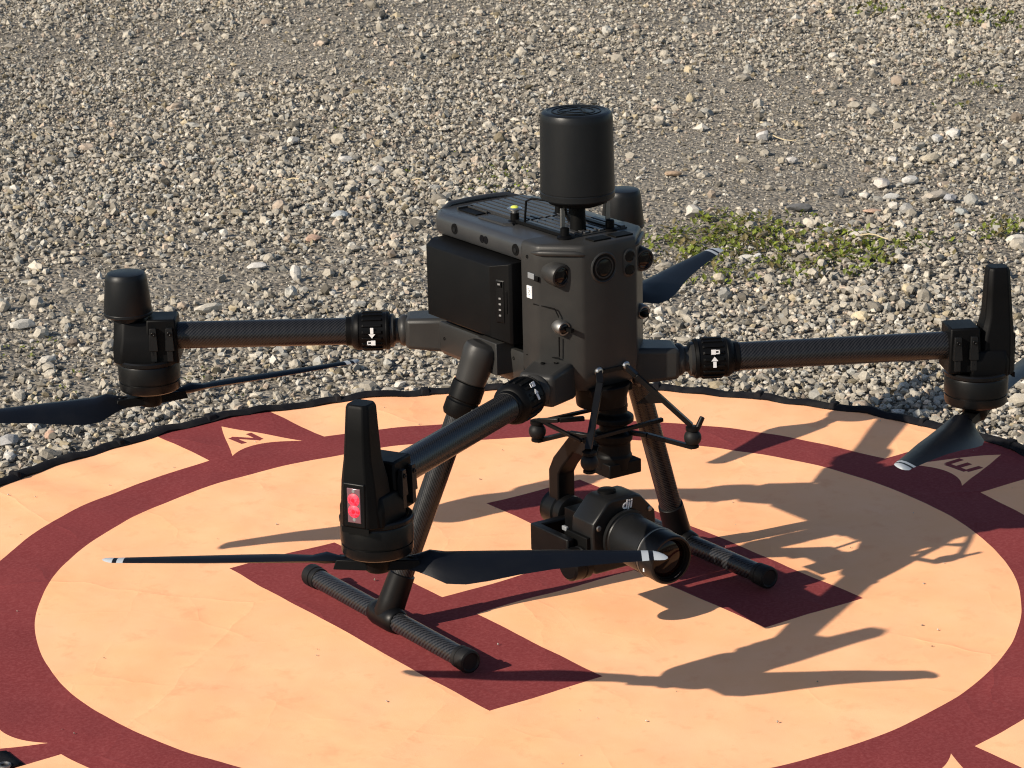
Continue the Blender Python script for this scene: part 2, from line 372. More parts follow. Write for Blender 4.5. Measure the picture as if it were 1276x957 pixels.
SINGLE_STONES += [
 (.323, 4.669, .030, PALE, 'round pale stone alone on the sand beside the rear antenna', (1.05, .95, .85), .2),
 (.510, 4.687, .036, DARK, 'long dark flat stone alone on the sand above the green weeds', (1.4, .6, .45), .1),
 (.628, 4.653, .026, PINK, 'flat salmon pink stone at the front of the stone cluster', (1.35, .8, .3), -.2),
 (.588, 4.461, .036, PALE, 'pale flat slab lying on top of the green weeds', (1.4, .6, .4), .15),
 (.593, 4.793, .018, DARK, 'small dark upright stone at the left end of the stone cluster', (.8, .7, 1.2), .5),
 (.687, 4.631, .028, GREY, 'big grey stone at the front of the stone cluster', (1.1, .9, .8), .7),
 (.654, 4.634, .020, BUFF, 'small buff stone between the pink stone and the big grey one', (1.1, .9, .7), 1.4),
 (.670, 4.677, .020, PALE, 'small pale stone behind the big grey one in the cluster', (1.1, .9, .75), 2.1),
 (.677, 4.862, .031, (.45, .41, .37), 'beige stone at the back of the stone cluster', (1.15, .95, .65), .9),
 (.733, 4.892, .030, (.50, .48, .44), 'light grey stone at the top right of the stone cluster', (1.3, .85, .6), .3),
 (.632, 4.772, .021, (.56, .52, .46), 'cream stone at the middle left of the stone cluster', (1.1, .9, .65), 1.9),
 (.678, 4.756, .024, (.44, .43, .40), 'flat grey stone in the middle of the stone cluster', (1.4, .8, .5), .2),
 (.751, 4.736, .036, (.40, .35, .29), 'long brown grey stone at the right of the stone cluster', (1.45, .7, .5), .35),
 (.776, 4.718, .024, (.30, .30, .31), 'bluish grey stone at the right end of the stone cluster', (1.0, .9, .75), 1.0),
 (.778, 4.611, .023, (.27, .28, .27), 'dark grey stone below the right end of the stone cluster', (1.2, .9, .6), 2.4),
 (.834, 5.258, .028, (.68, .66, .62), 'bright white stone, nearer one of the white pair on the right', (1.1, .8, .6), .8),
 (.874, 5.296, .030, (.66, .63, .58), 'bright white stone, farther one of the white pair on the right', (1.2, .9, .7), .1),
 (.793, 5.066, .030, BUFF, 'buff oval stone between the white pair and the stone cluster', (1.3, .85, .65), .3),
 (.502, 5.306, .027, (.46, .44, .42), 'block shaped grey stone high behind the rear antenna', (1.0, .9, .9), .5),
 (.307, 4.993, .024, (.36, .26, .18), 'rusty brown stone just behind the rear antenna', (1.35, .8, .55), .2),
 (.515, 5.072, .017, BUFF, 'smaller buff stone of the pair above the long dark stone', (1.05, .9, .8), 1.0),
 (.534, 5.078, .020, (.66, .62, .57), 'larger white stone of the pair above the long dark stone', (1.2, .9, .7), .2),
 (.403, 4.341, .014, (.74, .72, .69), 'tiny white stone lying among the green weeds', (1.1, .9, .8), .5),
 (.330, 4.198, .022, BUFF, 'buff stone at the near edge of the weeds by the blade tip', (.95, .9, .9), .5),
 (.776, 4.183, .024, (.26, .26, .26), 'dark grey stone beside the top of the right antenna mast', (1.2, .9, .7), .5),
 (.833, 4.396, .030, (.58, .54, .47), 'long cream stone at the right edge below the small weed tuft', (1.4, .75, .55), .1),
 (-.463, 4.084, .032, (.66, .60, .50), 'long pale splinter of stone above the left arm', (1.6, .5, .5), .55),
 (-.342, 4.274, .024, (.58, .55, .50), 'pale diamond shaped stone standing up left of the battery', (.85, .85, 1.15), .8),
 (-.238, 5.012, .024, (.52, .48, .43), 'pale block stone left of the tall cylinder', (1.0, .9, .9), .6),
 (-.307, 5.124, .026, (.66, .63, .58), 'white broken stone above the dry straw', (1.2, .9, .65), .2),
 (-.291, 4.670, .028, (.40, .42, .42), 'bluish flat stone left of the body in the gravel bank', (1.4, .9, .5), .5),
 (-.420, 5.349, .025, (.64, .60, .54), 'pale lozenge stone high in the left half of the gravel', (1.3, .8, .6), .5),
 (-.330, 4.523, .026, PINK, 'pinkish buff stone in the middle of the left gravel bank', (1.2, .9, .6), .5),
 (-.485, 4.578, .017, (.66, .63, .57), 'small pointed white stone in the left gravel bank', (1.1, .6, 1.0), 2.5),
 (-.410, 4.347, .023, (.48, .46, .43), 'grey double ended stone just left of the diamond stone', (1.4, .8, .6), .1),
 (-.212, 4.017, .017, PALE, 'pale stone right above the locking collar of the left arm', (.8, .8, 1.1), .3),
 (-.661, 3.440, .026, (.33, .32, .31), 'large grey stone at the left edge near the pad hem', (1.2, 1.0, .75), .6),
 (-.648, 3.377, .017, (.55, .53, .49), 'white faced stone below the large grey one at the pad hem', (1.0, .9, .9), 1.5),
 (-.739, 4.027, .027, (.58, .55, .49), 'long pale stone at the left edge level with the left antenna', (1.5, .6, .6), .5),
 (-.668, 3.829, .021, (.56, .52, .46), 'pale slanting stone left of the left motor', (1.5, .6, .6), .6),
 (-.610, 3.468, .016, PINK, 'tan stone under the left propeller blade', (1.1, .9, .8), .3),
]
for i, (x, y, s_, tone, lab, shp, rz) in enumerate(SINGLE_STONES): one_stone(x, y, s_, tone, lab, shp, i, rz)

# dry stalks
mt, t, b = new_mat('dry_straw'); oc = nd(t, 'ShaderNodeTexCoord').outputs['Object']; n = noise_tex(t, oc, 120, 3)
t.links.new(mix(t, n.outputs[0], (.38, .30, .17), (.62, .52, .34)), b.inputs['Base Color']); b.inputs['Roughness'].default_value = .8; M['straw'] = mt
for (x, y, L, a, lab) in ((-.372, 4.945, .075, -.5, 'dry yellow straw lying on the gravel left of the tall cylinder'), (-.15, 4.93, .05, -.2, 'short pale twig lying on the gravel close to the tall cylinder'), (.62, 4.42, .09, -.6, 'dry stalk lying through the right end of the weeds'), (.47, 4.50, .05, 1.9, 'dry stalk leaning up out of the middle of the weeds'), (.53, 5.30, .11, -.9, 'long thin dry stem lying below the block shaped stone')):
    mb = MB(); pts = []
    for k in range(7):
        f = k / 6 - .5; px, py = x + math.cos(a) * f * L + math.sin(k * 1.7) * .0015, y + math.sin(a) * f * L
        pts.append((px, py, float(ground_z(np.float64(px), np.float64(py))) + .009 + .004 * math.sin(k * 1.1)))
    o = mb.pipe(pts, [.0011, .0012, .0012, .0011, .001, .0008, .0005], M['straw'], 6).build('dry_stalk'); tag(o, lab, 'dry stalk', 'dry stalks on the gravel')

# ------------------------------------------------------------------ weeds
def leaf_mat(name, c0, c1, c2):
    mt, t, b = new_mat(name); at = nd(t, 'ShaderNodeAttribute'); at.attribute_name = 'tone'
    t.links.new(at.outputs['Color'], b.inputs['Base Color']); b.inputs['Roughness'].default_value = .55
    b.inputs['Subsurface Weight'].default_value = 0.0
    tr = nd(t, 'ShaderNodeBsdfTranslucent'); t.links.new(at.outputs['Color'], tr.inputs[0]); ms = nd(t, 'ShaderNodeMixShader'); ms.inputs[0].default_value = .3
    out = t.nodes['Material Output']; t.links.new(b.outputs[0], ms.inputs[1]); t.links.new(tr.outputs[0], ms.inputs[2]); t.links.new(ms.outputs[0], out.inputs[0]); return mt
M['leaf'] = leaf_mat('weed_leaf', 0, 0, 0)
def weed(name, clumps, n_leaf, size, label, seed=1, hue=0.0):
    """low creeping plant: every clump a fan of small folded leaves"""
    rs = np.random.default_rng(seed); V, F, C = [], [], []
    for (cx, cy, sx, sy, num) in clumps:
        for _ in range(int(num * .62)):
            bx, by = cx + rs.normal(0, sx * 1.15), cy + rs.normal(0, sy * 1.1); bz = float(ground_z(bx, by)) + .002
            tone = rs.uniform(.6, 1.3); young = rs.random() * .9 + .02
            for _ in range(n_leaf):
                a = rs.uniform(0, 2 * PI); el = rs.uniform(.15, 1.1); L = size * rs.uniform(.7, 1.6); wd = L * rs.uniform(.4, .65)
                d = np.array([math.cos(a) * math.cos(el), math.sin(a) * math.cos(el), math.sin(el)]); sd = np.array([-math.sin(a), math.cos(a), 0]); up = np.cross(sd, d) * -1
                p0 = np.array([bx + rs.normal(0, size * .7), by + rs.normal(0, size * .7), bz + rs.uniform(0, size * .5)])
                i = len(V)
                V += [p0, p0 + d * L * .5 + sd * wd * .5 + up * wd * .12, p0 + d * L * .55, p0 + d * L * .5 - sd * wd * .5 + up * wd * .12, p0 + d * L - np.array([0, 0, L * .15])]
                F += [(i, i + 1, i + 2), (i, i + 2, i + 3), (i + 1, i + 4, i + 2), (i + 2, i + 4, i + 3)]
                base = np.array([.165, .198, .024]) if young > .30 else np.array([.15, .12, .045])
                if young > .93: base = np.array([.20, .13, .06])
                C += [(*(base * tone * rs.uniform(.8, 1.25)), 1)] * 5
    return tag(raw_mesh(name, np.array(V), np.array(F), M['leaf'], False, C), label, 'weeds', kind='stuff')
weed('weed_patch', [(.35, 4.46, .05, .09, 120), (.42, 4.50, .06, .07, 130), (.50, 4.44, .06, .05, 60), (.56, 4.36, .05, .05, 80), (.58, 4.30, .03, .03, 45), (.45, 4.30, .05, .06, 55), (.33, 4.25, .04, .06, 45), (.40, 4.62, .05, .04, 25), (.67, 4.43, .03, .03, 20), (.29, 4.40, .03, .07, 35), (.52, 4.52, .07, .04, 25)], 5, .011, 'wide patch of low green weeds in the gravel beside the rear propeller blade', 3)
weed('weed_patch', [(.835, 4.50, .022, .04, 45), (.79, 4.43, .012, .02, 14)], 5, .011, 'small tuft of green weeds at the right edge of the gravel', 4)
weed('weed_patch', [(1.13, 6.73, .05, .08, 60), (1.20, 6.62, .04, .05, 26), (.93, 6.83, .04, .05, 35), (1.05, 6.6, .05, .07, 20)], 5, .013, 'sparse green weeds far off in the upper right of the gravel', 5)
weed('weed_patch', [(1.0, 5.85, .03, .05, 30), (.95, 5.6, .05, .02, 8)], 5, .009, 'thin tuft of weeds behind the white stone pair', 6)
weed('moss_patch', [(.0, 5.03, .035, .06, 80), (-.03, 4.88, .03, .05, 40), (-.15, 4.9, .05, .1, 25)], 5, .006, 'yellowish moss in the gravel behind the body', 7)
weed('moss_patch', [(-.70, 3.9, .02, .03, 16), (-.62, 3.62, .04, .05, 20), (-.40, 3.7, .05, .05, 12), (-.55, 5.0, .2, .3, 30)], 4, .006, 'scattered bits of moss in the gravel around the left motor', 8)

# ------------------------------------------------------------------ landing pad
pad = empty('landing_pad', (PADC[0], PADC[1], 0), R(35)); tag(pad, 'round orange and maroon landing pad with a big letter H lying on the gravel', 'landing pad')
def pad_z(x, y):
    """x, y in the pad's own axes (arrays)"""
    r = np.hypot(x, y); a = np.arctan2(y, x)
    k = np.clip((r - .56) / .2, 0, 1) ** 1.4
    z = .0025 * k * (np.sin(a * 17 + 1.3 * np.sin(a * 5)) * .55 + np.sin(a * 41 + 2 * np.sin(a * 7)) * .35 + np.sin(a * 9 + .6) * .5)
    z += .0010 * np.sin(x * 21 + y * 9) * np.sin(y * 17 - x * 6) + .0006 * np.sin(x * 47 - y * 23 + np.sin(y * 12)) * np.sin(y * 39)
    return z - .0005
mt, t, b = new_mat('printed_pad_fabric')
oc = nd(t, 'ShaderNodeTexCoord').outputs['Object']
wob = noise_tex(t, oc, 9, 2); wv = nd(t, 'ShaderNodeVectorMath', operation='SUBTRACT'); wv.inputs[1].default_value = (.5, .5, .5); t.links.new(wob.outputs['Color'], wv.inputs[0])
ws = nd(t, 'ShaderNodeVectorMath', operation='SCALE'); ws.inputs['Scale'].default_value = .005; t.links.new(wv.outputs[0], ws.inputs[0])
wa = nd(t, 'ShaderNodeVectorMath', operation='ADD'); t.links.new(oc, wa.inputs[0]); t.links.new(ws.outputs[0], wa.inputs[1])
sp = nd(t, 'ShaderNodeSeparateXYZ'); t.links.new(wa.outputs[0], sp.inputs[0])
px, py = X(t, sp.outputs[0]), X(t, sp.outputs[1])
rr = (px * px + py * py).op('SQRT')
ring = (rr > .5355) * (rr < .6150)
def boxm(cx, cy, hx, hy, x=None, y=None): return (((x or px) - cx).abs() < hx) * (((y or py) - cy).abs() < hy)
hx0 = .0168
Hm = boxm(hx0 - .2466 + .0696, 0, .0696, .2566).max(boxm(hx0 + .2466 - .0696, 0, .0696, .2566)).max(boxm(hx0, 0, .12, .0323))
outer = rr > .610
sec = None; tri = None; let = None
def stroke(x0, y0, x1, y1, wd):
    """thick segment in pad axes"""
    dx, dy = x1 - x0, y1 - y0; L = math.hypot(dx, dy); ux, uy = dx / L, dy / L; cx, cy = (x0 + x1) / 2, (y0 + y1) / 2
    al = (px - cx) * ux + (py - cy) * uy; ac = (px - cx) * -uy + (py - cy) * ux
    return (al.abs() < L / 2) * (ac.abs() < wd / 2)
def glyph(ch, cx, cy, wd, ht):
    segs = {'N': [(0, 0, 0, 1), (1, 0, 1, 1), (0, 1, 1, 0)], 'E': [(0, 0, 0, 1), (0, 1, 1, 1), (0, .5, .9, .5), (0, 0, 1, 0)], 'W': [(-.1, 1, .22, 0), (.22, 0, .5, .85), (.5, .85, .78, 0), (.78, 0, 1.1, 1)], 'S': [(0, .95, 1, .95), (0, .5, 0, 1), (0, .5, 1, .5), (1, 0, 1, .5), (0, .05, 1, .05)]}[ch]
    r_ = None
    for a0, b0, a1, b1 in segs:
        s_ = stroke(cx + (a0 - .5) * wd, cy + (b0 - .5) * ht, cx + (a1 - .5) * wd, cy + (b1 - .5) * ht, .0085)
        r_ = s_ if r_ is None else r_.max(s_)
    return r_
for ch, (ox, oy), off in (('N', (0, 1), .028), ('E', (1, 0), 0.0), ('S', (0, -1), 0.0), ('W', (-1, 0), 0.0)):
    # al = outward distance, ac = across
    al = px * ox + py * oy; ac = px * -oy + py * ox if False else (px * oy - py * ox)
    ac = ac - (off * (oy if ch == 'N' else 1))
    s_ = (ac.abs() < .0835) * (al > .5); sec = s_ if sec is None else sec.max(s_)
    base = ac * ac * -8.5 + .632
    tr_ = (al > base) * ((al - .727 + ac.abs() * 2.25) < 0) * (ac.abs() < .056); tri = tr_ if tri is None else tri.max(tr_)
    cx, cy = ox * .663 + (off if ch == 'N' else 0), oy * .663
    g = glyph(ch, cx, cy, .026, .034); let = g if let is None else let.max(g)
mar = ring.max(Hm).max(sec * outer)
mar = mar * (tri * -1.0 + 1.0); mar = mar.max(let * tri)
n1 = noise_tex(t, oc, 5, 6, .65); n2 = noise_tex(t, oc, 900, 2, .6); n3 = noise_tex(t, oc, 26, 5, .7, .2); n4 = noise_tex(t, oc, 6, 3, .5, .3); n5 = noise_tex(t, oc, 70, 6, .75)
org = mix(t, ramp(t, n1.outputs[0], .35, .7), (.94, .490, .272), (.90, .432, .212))
org = mix(t, ramp(t, n3.outputs[0], .55, .78), org, (.86, .375, .195))
org = mix(t, ramp(t, n5.outputs[0], .64, .80), org, (.70, .36, .20))
mr_ = mix(t, ramp(t, n1.outputs[0], .35, .7), (.168, .030, .031), (.186, .035, .036))
fg = noise_tex(t, oc, 260, 3, .7)
mr_ = mix(t, ramp(t, fg.outputs[0], .42, .75), mr_, (.235, .056, .056))
mr_ = mix(t, ramp(t, n3.outputs[0], .60, .90), mr_, (.25, .065, .062))
mr_ = mix(t, ramp(t, n5.outputs[0], .66, .82), mr_, (.28, .085, .080))
# a pale scratch in the maroon near the lower left
sc = None
for q in ((-.449, -.3905, -.463, -.4065), (-.463, -.4065, -.4695, -.4195), (-.449, -.3905, -.4405, -.383)):
    dx, dy = q[2] - q[0], q[3] - q[1]; L = math.hypot(dx, dy); cx, cy = (q[0] + q[2]) / 2, (q[1] + q[3]) / 2
    wv2 = (X(t, n5.outputs[0]) - .5) * .006
    k = (((px - cx) * (dx / L) + (py - cy) * (dy / L)).abs() < L / 2) * (((px - cx) * (-dy / L) + (py - cy) * (dx / L) + wv2).abs() < .0011)
    sc = k if sc is None else sc.max(k)
mr_ = mix(t, sc, mr_, (.58, .36, .26))
t.links.new(mix(t, mar, org, mr_), b.inputs['Base Color'])
b.inputs['Roughness'].default_value = .85; b.inputs['Specular IOR Level'].default_value = .08
def crease(scale, off, wd):
    mp = nd(t, 'ShaderNodeMapping'); mp.inputs['Location'].default_value = off; t.links.new(wa2, mp.inputs[0])
    v_ = nd(t, 'ShaderNodeTexVoronoi'); v_.feature = 'DISTANCE_TO_EDGE'; v_.inputs['Scale'].default_value = scale; t.links.new(mp.outputs[0], v_.inputs['Vector'])
    return X(t, v_.outputs['Distance']).op('DIVIDE', wd).op('MULTIPLY', -1.0).op('EXPONENT')
wd2 = nd(t, 'ShaderNodeVectorMath', operation='SCALE'); wd2.inputs['Scale'].default_value = .04; t.links.new(wv.outputs[0], wd2.inputs[0])
wad = nd(t, 'ShaderNodeVectorMath', operation='ADD'); t.links.new(oc, wad.inputs[0]); t.links.new(wd2.outputs[0], wad.inputs[1]); wa2 = wad.outputs[0]
gate = X(t, ramp(t, n1.outputs[0], .42, .68))
cr_ = (crease(3.1, (.3, .1, 0), .018) + crease(6.5, (1.3, .7, 0), .022) * .4) * gate
hh = cr_ * 1.1 + X(t, n4.outputs[0]) * 5.0 + X(t, n3.outputs[0]) * .35 + X(t, n2.outputs[0]) * .14
bump(t, b, hh.s, .5, .0016)
M['pad'] = mt
nr, na = 70, 420
rads = np.concatenate([np.linspace(.0, .54, 30)[1:], np.linspace(.545, .757, 40)]); angs = np.linspace(0, 2 * PI, na, endpoint=False)
RRr, AA = np.meshgrid(rads, angs, indexing='ij'); PX, PY = RRr * np.cos(AA), RRr * np.sin(AA)
V = np.concatenate([[[0, 0, 0]], np.stack([PX, PY, pad_z(PX, PY)], -1).reshape(-1, 3)])
ids = np.arange(len(rads) * na).reshape(len(rads), na) + 1; nx = np.roll(ids, -1, 1)
Fq = np.concatenate([np.stack([ids[:-1], ids[1:], nx[1:]], -1).reshape(-1, 3), np.stack([ids[:-1], nx[1:], nx[:-1]], -1).reshape(-1, 3), np.stack([np.zeros(na, int), ids[0], nx[0]], -1)])
o = raw_mesh('printed_fabric', V, Fq, M['pad'], True); o.parent = pad
# hem: a black sewn binding over the spring hoop
M['hem'] = plastic('black_hem_webbing', (.006, .006, .008), .8, .5, .06, .1)
mb = MB(); rs_ = []
for a in np.linspace(0, 2 * PI, 361)[:-1]:
    z0 = float(pad_z(.758 * np.cos(a), .758 * np.sin(a))); wv_ = .0008 * math.sin(a * 63) + .0007 * math.sin(a * 101 + 1)
    ca, sa = math.cos(a), math.sin(a); ring_ = []
    for k, (dr, dz) in enumerate(((-.009, .0018), (-.005, .0048), (.001, .0066), (.007, .0052), (.010, .0), (.007, -.0055), (.0, -.0075), (-.006, -.004))):
        r_ = .758 + dr + wv_; ring_.append((r_ * ca, r_ * sa, z0 + dz + wv_))
    rs_.append(ring_)
rs_.append(rs_[0]); mb.rings(rs_, M['hem'], False, False).build('hem', pad, ang=80)
# small gathers of the binding stitched along the hem
mb = MB()
for a in np.arange(0, 2 * PI, .19):
    a += random.uniform(-.05, .05); z0 = float(pad_z(.758 * np.cos(a), .758 * np.sin(a)))
    mb.obox((.759 * math.cos(a), .759 * math.sin(a), z0 + .004), (math.cos(a), math.sin(a), 0), (-math.sin(a), math.cos(a), 0), (0, 0, 1), (.010, .004 + random.random() * .004, .005), M['hem'], .7)
tag(mb.build('binding_gathers', pad, bevel=.0015), kind='stuff')
gp = []
while len(gp) < 70:
    x, y = RNG.uniform(-.73, .73, 2)
    if math.hypot(x, y) < .735: gp.append((x, y, float(pad_z(np.float64(x), np.float64(y))) + .0006))
gp = np.array(gp); og = stones('grit_specks', gp, RNG.uniform(.0010, .0032, len(gp)), OCT_V, OCT_F, rough=.2, sink=.1); og.location = (PADC[0], PADC[1], 0); og.rotation_euler = (0, 0, R(35))
tag(og, 'tiny specks of grit lying on the landing pad', 'grit', kind='stuff')
# dark reinforcing patch on the west edge with a metal eyelet
gx_ = [(-.668, -.082), (-.668, -.035), (-.735, -.035), (-.735, -.082)]
mb = MB(); g = []
for i in range(9):
    for j in range(7):
        x = -.6490 - .085 * i / 8 + .0008 * (j / 6); y = -.0838 + (.0385 + .030 * i / 8) * j / 6; g.append(mb.bm.verts.new((x, y, float(pad_z(np.float64(x), np.float64(y))) + .0012)))
k = mb.mi(M['hem'])
for i in range(8):
    for j in range(6): mb.face([g[i * 7 + j], g[i * 7 + j + 1], g[(i + 1) * 7 + j + 1], g[(i + 1) * 7 + j]], k)
patch = mb.build('reinforcing_patch', pad); sd_ = patch.modifiers.new('solid', 'SOLIDIFY'); sd_.thickness = .0008; sd_.offset = 1
mb = MB(); mb.lathe((-.6655, -.0775, float(pad_z(np.float64(-.6655), np.float64(-.0775))) + .0018), (0, 0, 1), [(0, .007), (.002, .0065), (.0026, .005), (.0015, .0035), (0, .0035)], M['silver'], 20, False, False).build('eyelet', patch)

# ------------------------------------------------------------------ drone
# the drone's own axes: x forward, y to its left, z up, origin on the pad under its middle
drone = empty('quadcopter', (.024, 2.8378, 0.0015), -.9768)
tag(drone, 'dark grey quadcopter drone with a radar can on top standing on the landing pad', 'drone')

ZB, ZC, ZT, ZTOP = .262, .297, .3955, .417
PLAN = [(.080, -.068), (.1035, -.0675), (.1085, -.0650), (.1340, -.0395), (.1385, -.0355), (.1410, -.0315), (.1416, .0), (.1410, .0315), (.1385, .0355), (.1340, .0395), (.1085, .0650), (.1035, .0675), (.080, .068)]
def ringz(poly, z, grow=0.0, cx=0.0):
    out = []
    for x, y in poly:
        out.append((cx + (x - cx) * (1 + grow), y * (1 + grow * 1.6), z))
    return out
body = MB(); sh = M['shell']
# nose block, full height
nose = [ringz(PLAN, z, g, .08) for z, g in ((ZB, -.10), (ZB + .008, -.03), (.285, 0), (.40, .0), (.4130, -.004), (.4160, -.02), (ZTOP, -.05))]
body.rings(nose, sh)
# top deck behind the nose
DECK = [(.080, -.068), (.080, .068), (-.078, .068), (-.096, .058), (-.106, .040), (-.108, 0), (-.106, -.040), (-.096, -.058), (-.078, -.068)][::-1]
def deck(z, g): return [(x if x > .079 else -.01 + (x + .01) * (1 + g), y * (1 + g * 1.6), z) for x, y in DECK]
body.rings([deck(ZT, -.02), deck(ZT + .003, 0), deck(.4105, 0), deck(.4155, -.025), deck(ZTOP, -.06)], M['deck'])
# lower chassis
CH = [(.080, -.068), (.080, .068), (-.080, .068), (-.092, .052), (-.098, .030), (-.098, -.030), (-.092, -.052), (-.080, -.068)][::-1]
def chas(z, g): return [(x if x > .079 else -.01 + (x + .01) * (1 + g), y * (1 + g), z) for x, y in CH]
body.rings([chas(ZB - .001, -.05), chas(ZB + .004, -.005), chas(ZC - .003, 0), chas(ZC, -.02)], sh)
body = body.build('body_shell', drone, ang=50)
# dark core between the decks (the two battery bays)
mb = MB(); mb.box((-.012, 0, .3462), (.0905, .046, .0495), M['dark']); mb.build('battery_bay', body)
# parting lines and little openings of the shell
mb = MB()
for (x, z, r_) in ((-.0436, .4062, .0058), (.0701, .4053, .0062)):
    mb.lathe((x, -.0675, z), (0, -1, 0), [(0, r_), (.0009, r_)], M['dark'], 20); mb.lathe((x, -.0680, z - .0006), (0, -1, 0), [(0, r_ * .45), (.0012, r_ * .4)], M['camera'], 16)  # paler inner dot is a small glint put into the colour
for x in (.0085, .0155): mb.lathe((x, -.0675, .4052), (0, -1, 0), [(0, .0042), (.0009, .0042)], M['sensor'], 18)
mb.build('side_sensors', body)['kind'] = 'stuff'
mb = MB()
for x in (-.085, -.03, .03, .082): mb.lathe((x, -.0555, ZTOP - .0016), (0, 0, 1), [(0, .0022), (.0012, .0022)], M['dark'], 10)
for x in (-.085, .03): mb.lathe((x, .0555, ZTOP - .0016), (0, 0, 1), [(0, .0022), (.0012, .0022)], M['dark'], 10)
mb.build('screw_holes', body)['kind'] = 'stuff'
# ribbed cooling deck
mb = MB(); DKY0, DKY1 = -.020, .044
mb.box((.012, .012, ZTOP + .0004), (.094, .036, .0010), M['shell'])
for i in range(8):
    y = DKY0 + (DKY1 - DKY0) * i / 7
    mb.box((-.030, y, ZTOP + .0020), (.050, .0030, .0012), M['deck'])
    mb.box((.064, y, ZTOP + .0020), (.040, .0030, .0012), M['deck'])
fins = mb.build('cooling_fins', body, bevel=.0005); fins['kind'] = 'stuff'
mb = MB(); mb.box((-.058, -.036, ZTOP + .0002), (.017, .0065, .0012), M['dark']); mb.box((-.058, -.0285, ZTOP + .0010), (.018, .0012, .002), M['shell']); mb.box((-.077, -.033, ZTOP + .0010), (.0014, .0090, .002), M['shell']); mb.build('air_vent', body, bevel=.0004)
mb = MB(); mb.rings([[(-.032, -.047, ZTOP), (.016, -.046, ZTOP), (.024, -.038, ZTOP), (.014, -.029, ZTOP), (-.026, -.029, ZTOP)], [(-.029, -.0455, ZTOP + .0022), (.013, -.0445, ZTOP + .0022), (.020, -.038, ZTOP + .0022), (.012, -.0305, ZTOP + .0022), (-.024, -.0305, ZTOP + .0022)]], M['shell']); mb.build('hatch', body, bevel=.0006)
mb = MB(); mb.pipe([(-.094, -.050, ZTOP - .003), (-.1005, -.036, ZTOP + .0012), (-.102, -.012, ZTOP + .0018), (-.102, .014, ZTOP + .0018), (-.1005, .036, ZTOP + .0012), (-.094, .050, ZTOP - .003)], .0034, M['deck'], 10); mb.build('rear_rim', body)
mb = MB()
for y in (-.006, .022): mb.box((.126, y + .002, ZTOP + .0002), (.0075, .011, .0014), M['dark'])
mb.build('front_vent', body, bevel=.0004)
# nose sensors
mb = MB(); fx = .1405
mb.lathe((fx - .004, -.0085, .391), (1, 0, 0), [(0, .0185), (.0035, .0175), (.0058, .0158), (.0062, .0150), (.0050, .0138), (.0050, .0118), (.0058, .0112), (.0058, .0100), (.0046, .0092)], M['shell'], 36)
fl = mb.build('front_lens_ring', body)
mb = MB(); mb.lathe((fx + .0008, -.0085, .391), (1, 0, 0), [(0, .0136), (.0006, .0136), (.0007, .0118)], M['black'], 32); mb.lathe((fx + .0008, -.0085, .391), (1, 0, 0), [(0, .0092), (.0010, .0085), (.0018, .005), (.0021, 0.0)], M['sensor'], 28); mb.build('front_lens', body)
mb = MB(); pts = [(.0235 + .0078 * math.cos(a), (.0072 if math.sin(a) > 0 else -.0072) + .0078 * math.sin(a)) for a in np.linspace(0, 2 * PI, 29)[:-1] + .001]
mb.rings([[(fx - .002, y, .3908 + z) for y, z in pts], [(fx + .0012, y, .3908 + z) for y, z in pts], [(fx + .0018, .0235 + (y - .0235) * .94, .3908 + z * .94) for y, z in pts]], M['shell'])
mb.build('distance_sensor_plate', body)
for z in (.3980, .3838):
    mb = MB(); mb.lathe((fx + .0012, .0235, z), (1, 0, 0), [(0, .0060), (.0010, .0060), (.0012, .0052), (.0008, .0050), (.0010, .003), (.0012, 0)], M['sensor'], 20); mb.build('distance_sensor', body)
for s_ in (-1, 1):
    # corner camera in a scooped pod
    mb = MB(); o0 = Vector((.0985, s_ * .0530, .3895))
    mb.lathe(o0, Vector((1, s_ * -.02, -.10)), [(0, .009), (.008, .0112), (.018, .0124), (.0290, .0124), (.0310, .0114), (.0313, .0096), (.0298, .0088)], M['shell'], 32)
    c_ = mb.build('corner_camera_pod', body)
    mb = MB(); mb.lathe(o0 + Vector((.0298, 0, -.0030)), Vector((1, s_ * -.02, -.10)), [(0, .0092), (.0008, .0090), (.0012, .0078), (.0006, .0070), (.0016, .004), (.0019, 0)], M['sensor'], 26); mb.build('corner_camera', body)
    mb = MB(); mb.lathe((.112, s_ * .0510, .333), (1, 0, -.12), [(0, .0030), (.004, .0062), (.010, .0078), (.0165, .0078), (.0180, .0070), (.0180, .0052)], M['silver'], 24); mb.build('aux_lamp_pod', body)  # silver tone puts the sunlight on the curved pod into its colour
    mb = MB(); mb.lathe((.1298, s_ * .0510, .3309), (1, 0, -.12), [(0, .0056), (.0006, .005), (.0012, .003), (.0015, 0)], M['sensor'], 18); mb.box((.1345, s_ * .0475, .3306), (.005, .0022, .0018), M['dark']); mb.build('aux_lamp', body)
for s_ in (-1, 1):
    mb = MB(); mb.pipe([(.098, s_ * .0670, .4072), (.1045, s_ * .0668, .4082), (.1095, s_ * .0640, .4086), (.1338, s_ * .0397, .4086), (.1388, s_ * .0345, .4080), (.1400, s_ * .028, .4070)], [.0010, .0024, .0032, .0032, .0024, .0010], M['shell'], 12); mb.build('brow', body)
mb = MB()
for x, z in ((-.070, .2800), (.020, .2720), (.062, .2880), (.0900, .2740), (.0905, .4020)): mb.lathe((x, -.0674, z), (0, -1, 0), [(0, .0019), (.0009, .0019), (.0009, .0010), (.0003, .0010)], M['dark'], 10)
for x, y in ((.104, -.058), (.112, -.066), (.120, -.055)): mb.lathe((x, y, .2925), (0, 0, 1), [(0, .0024), (.0016, .0024), (.0016, .0014), (.0006, .0014)], M['dark'], 10)
mb.build('screws', body)['kind'] = 'stuff'
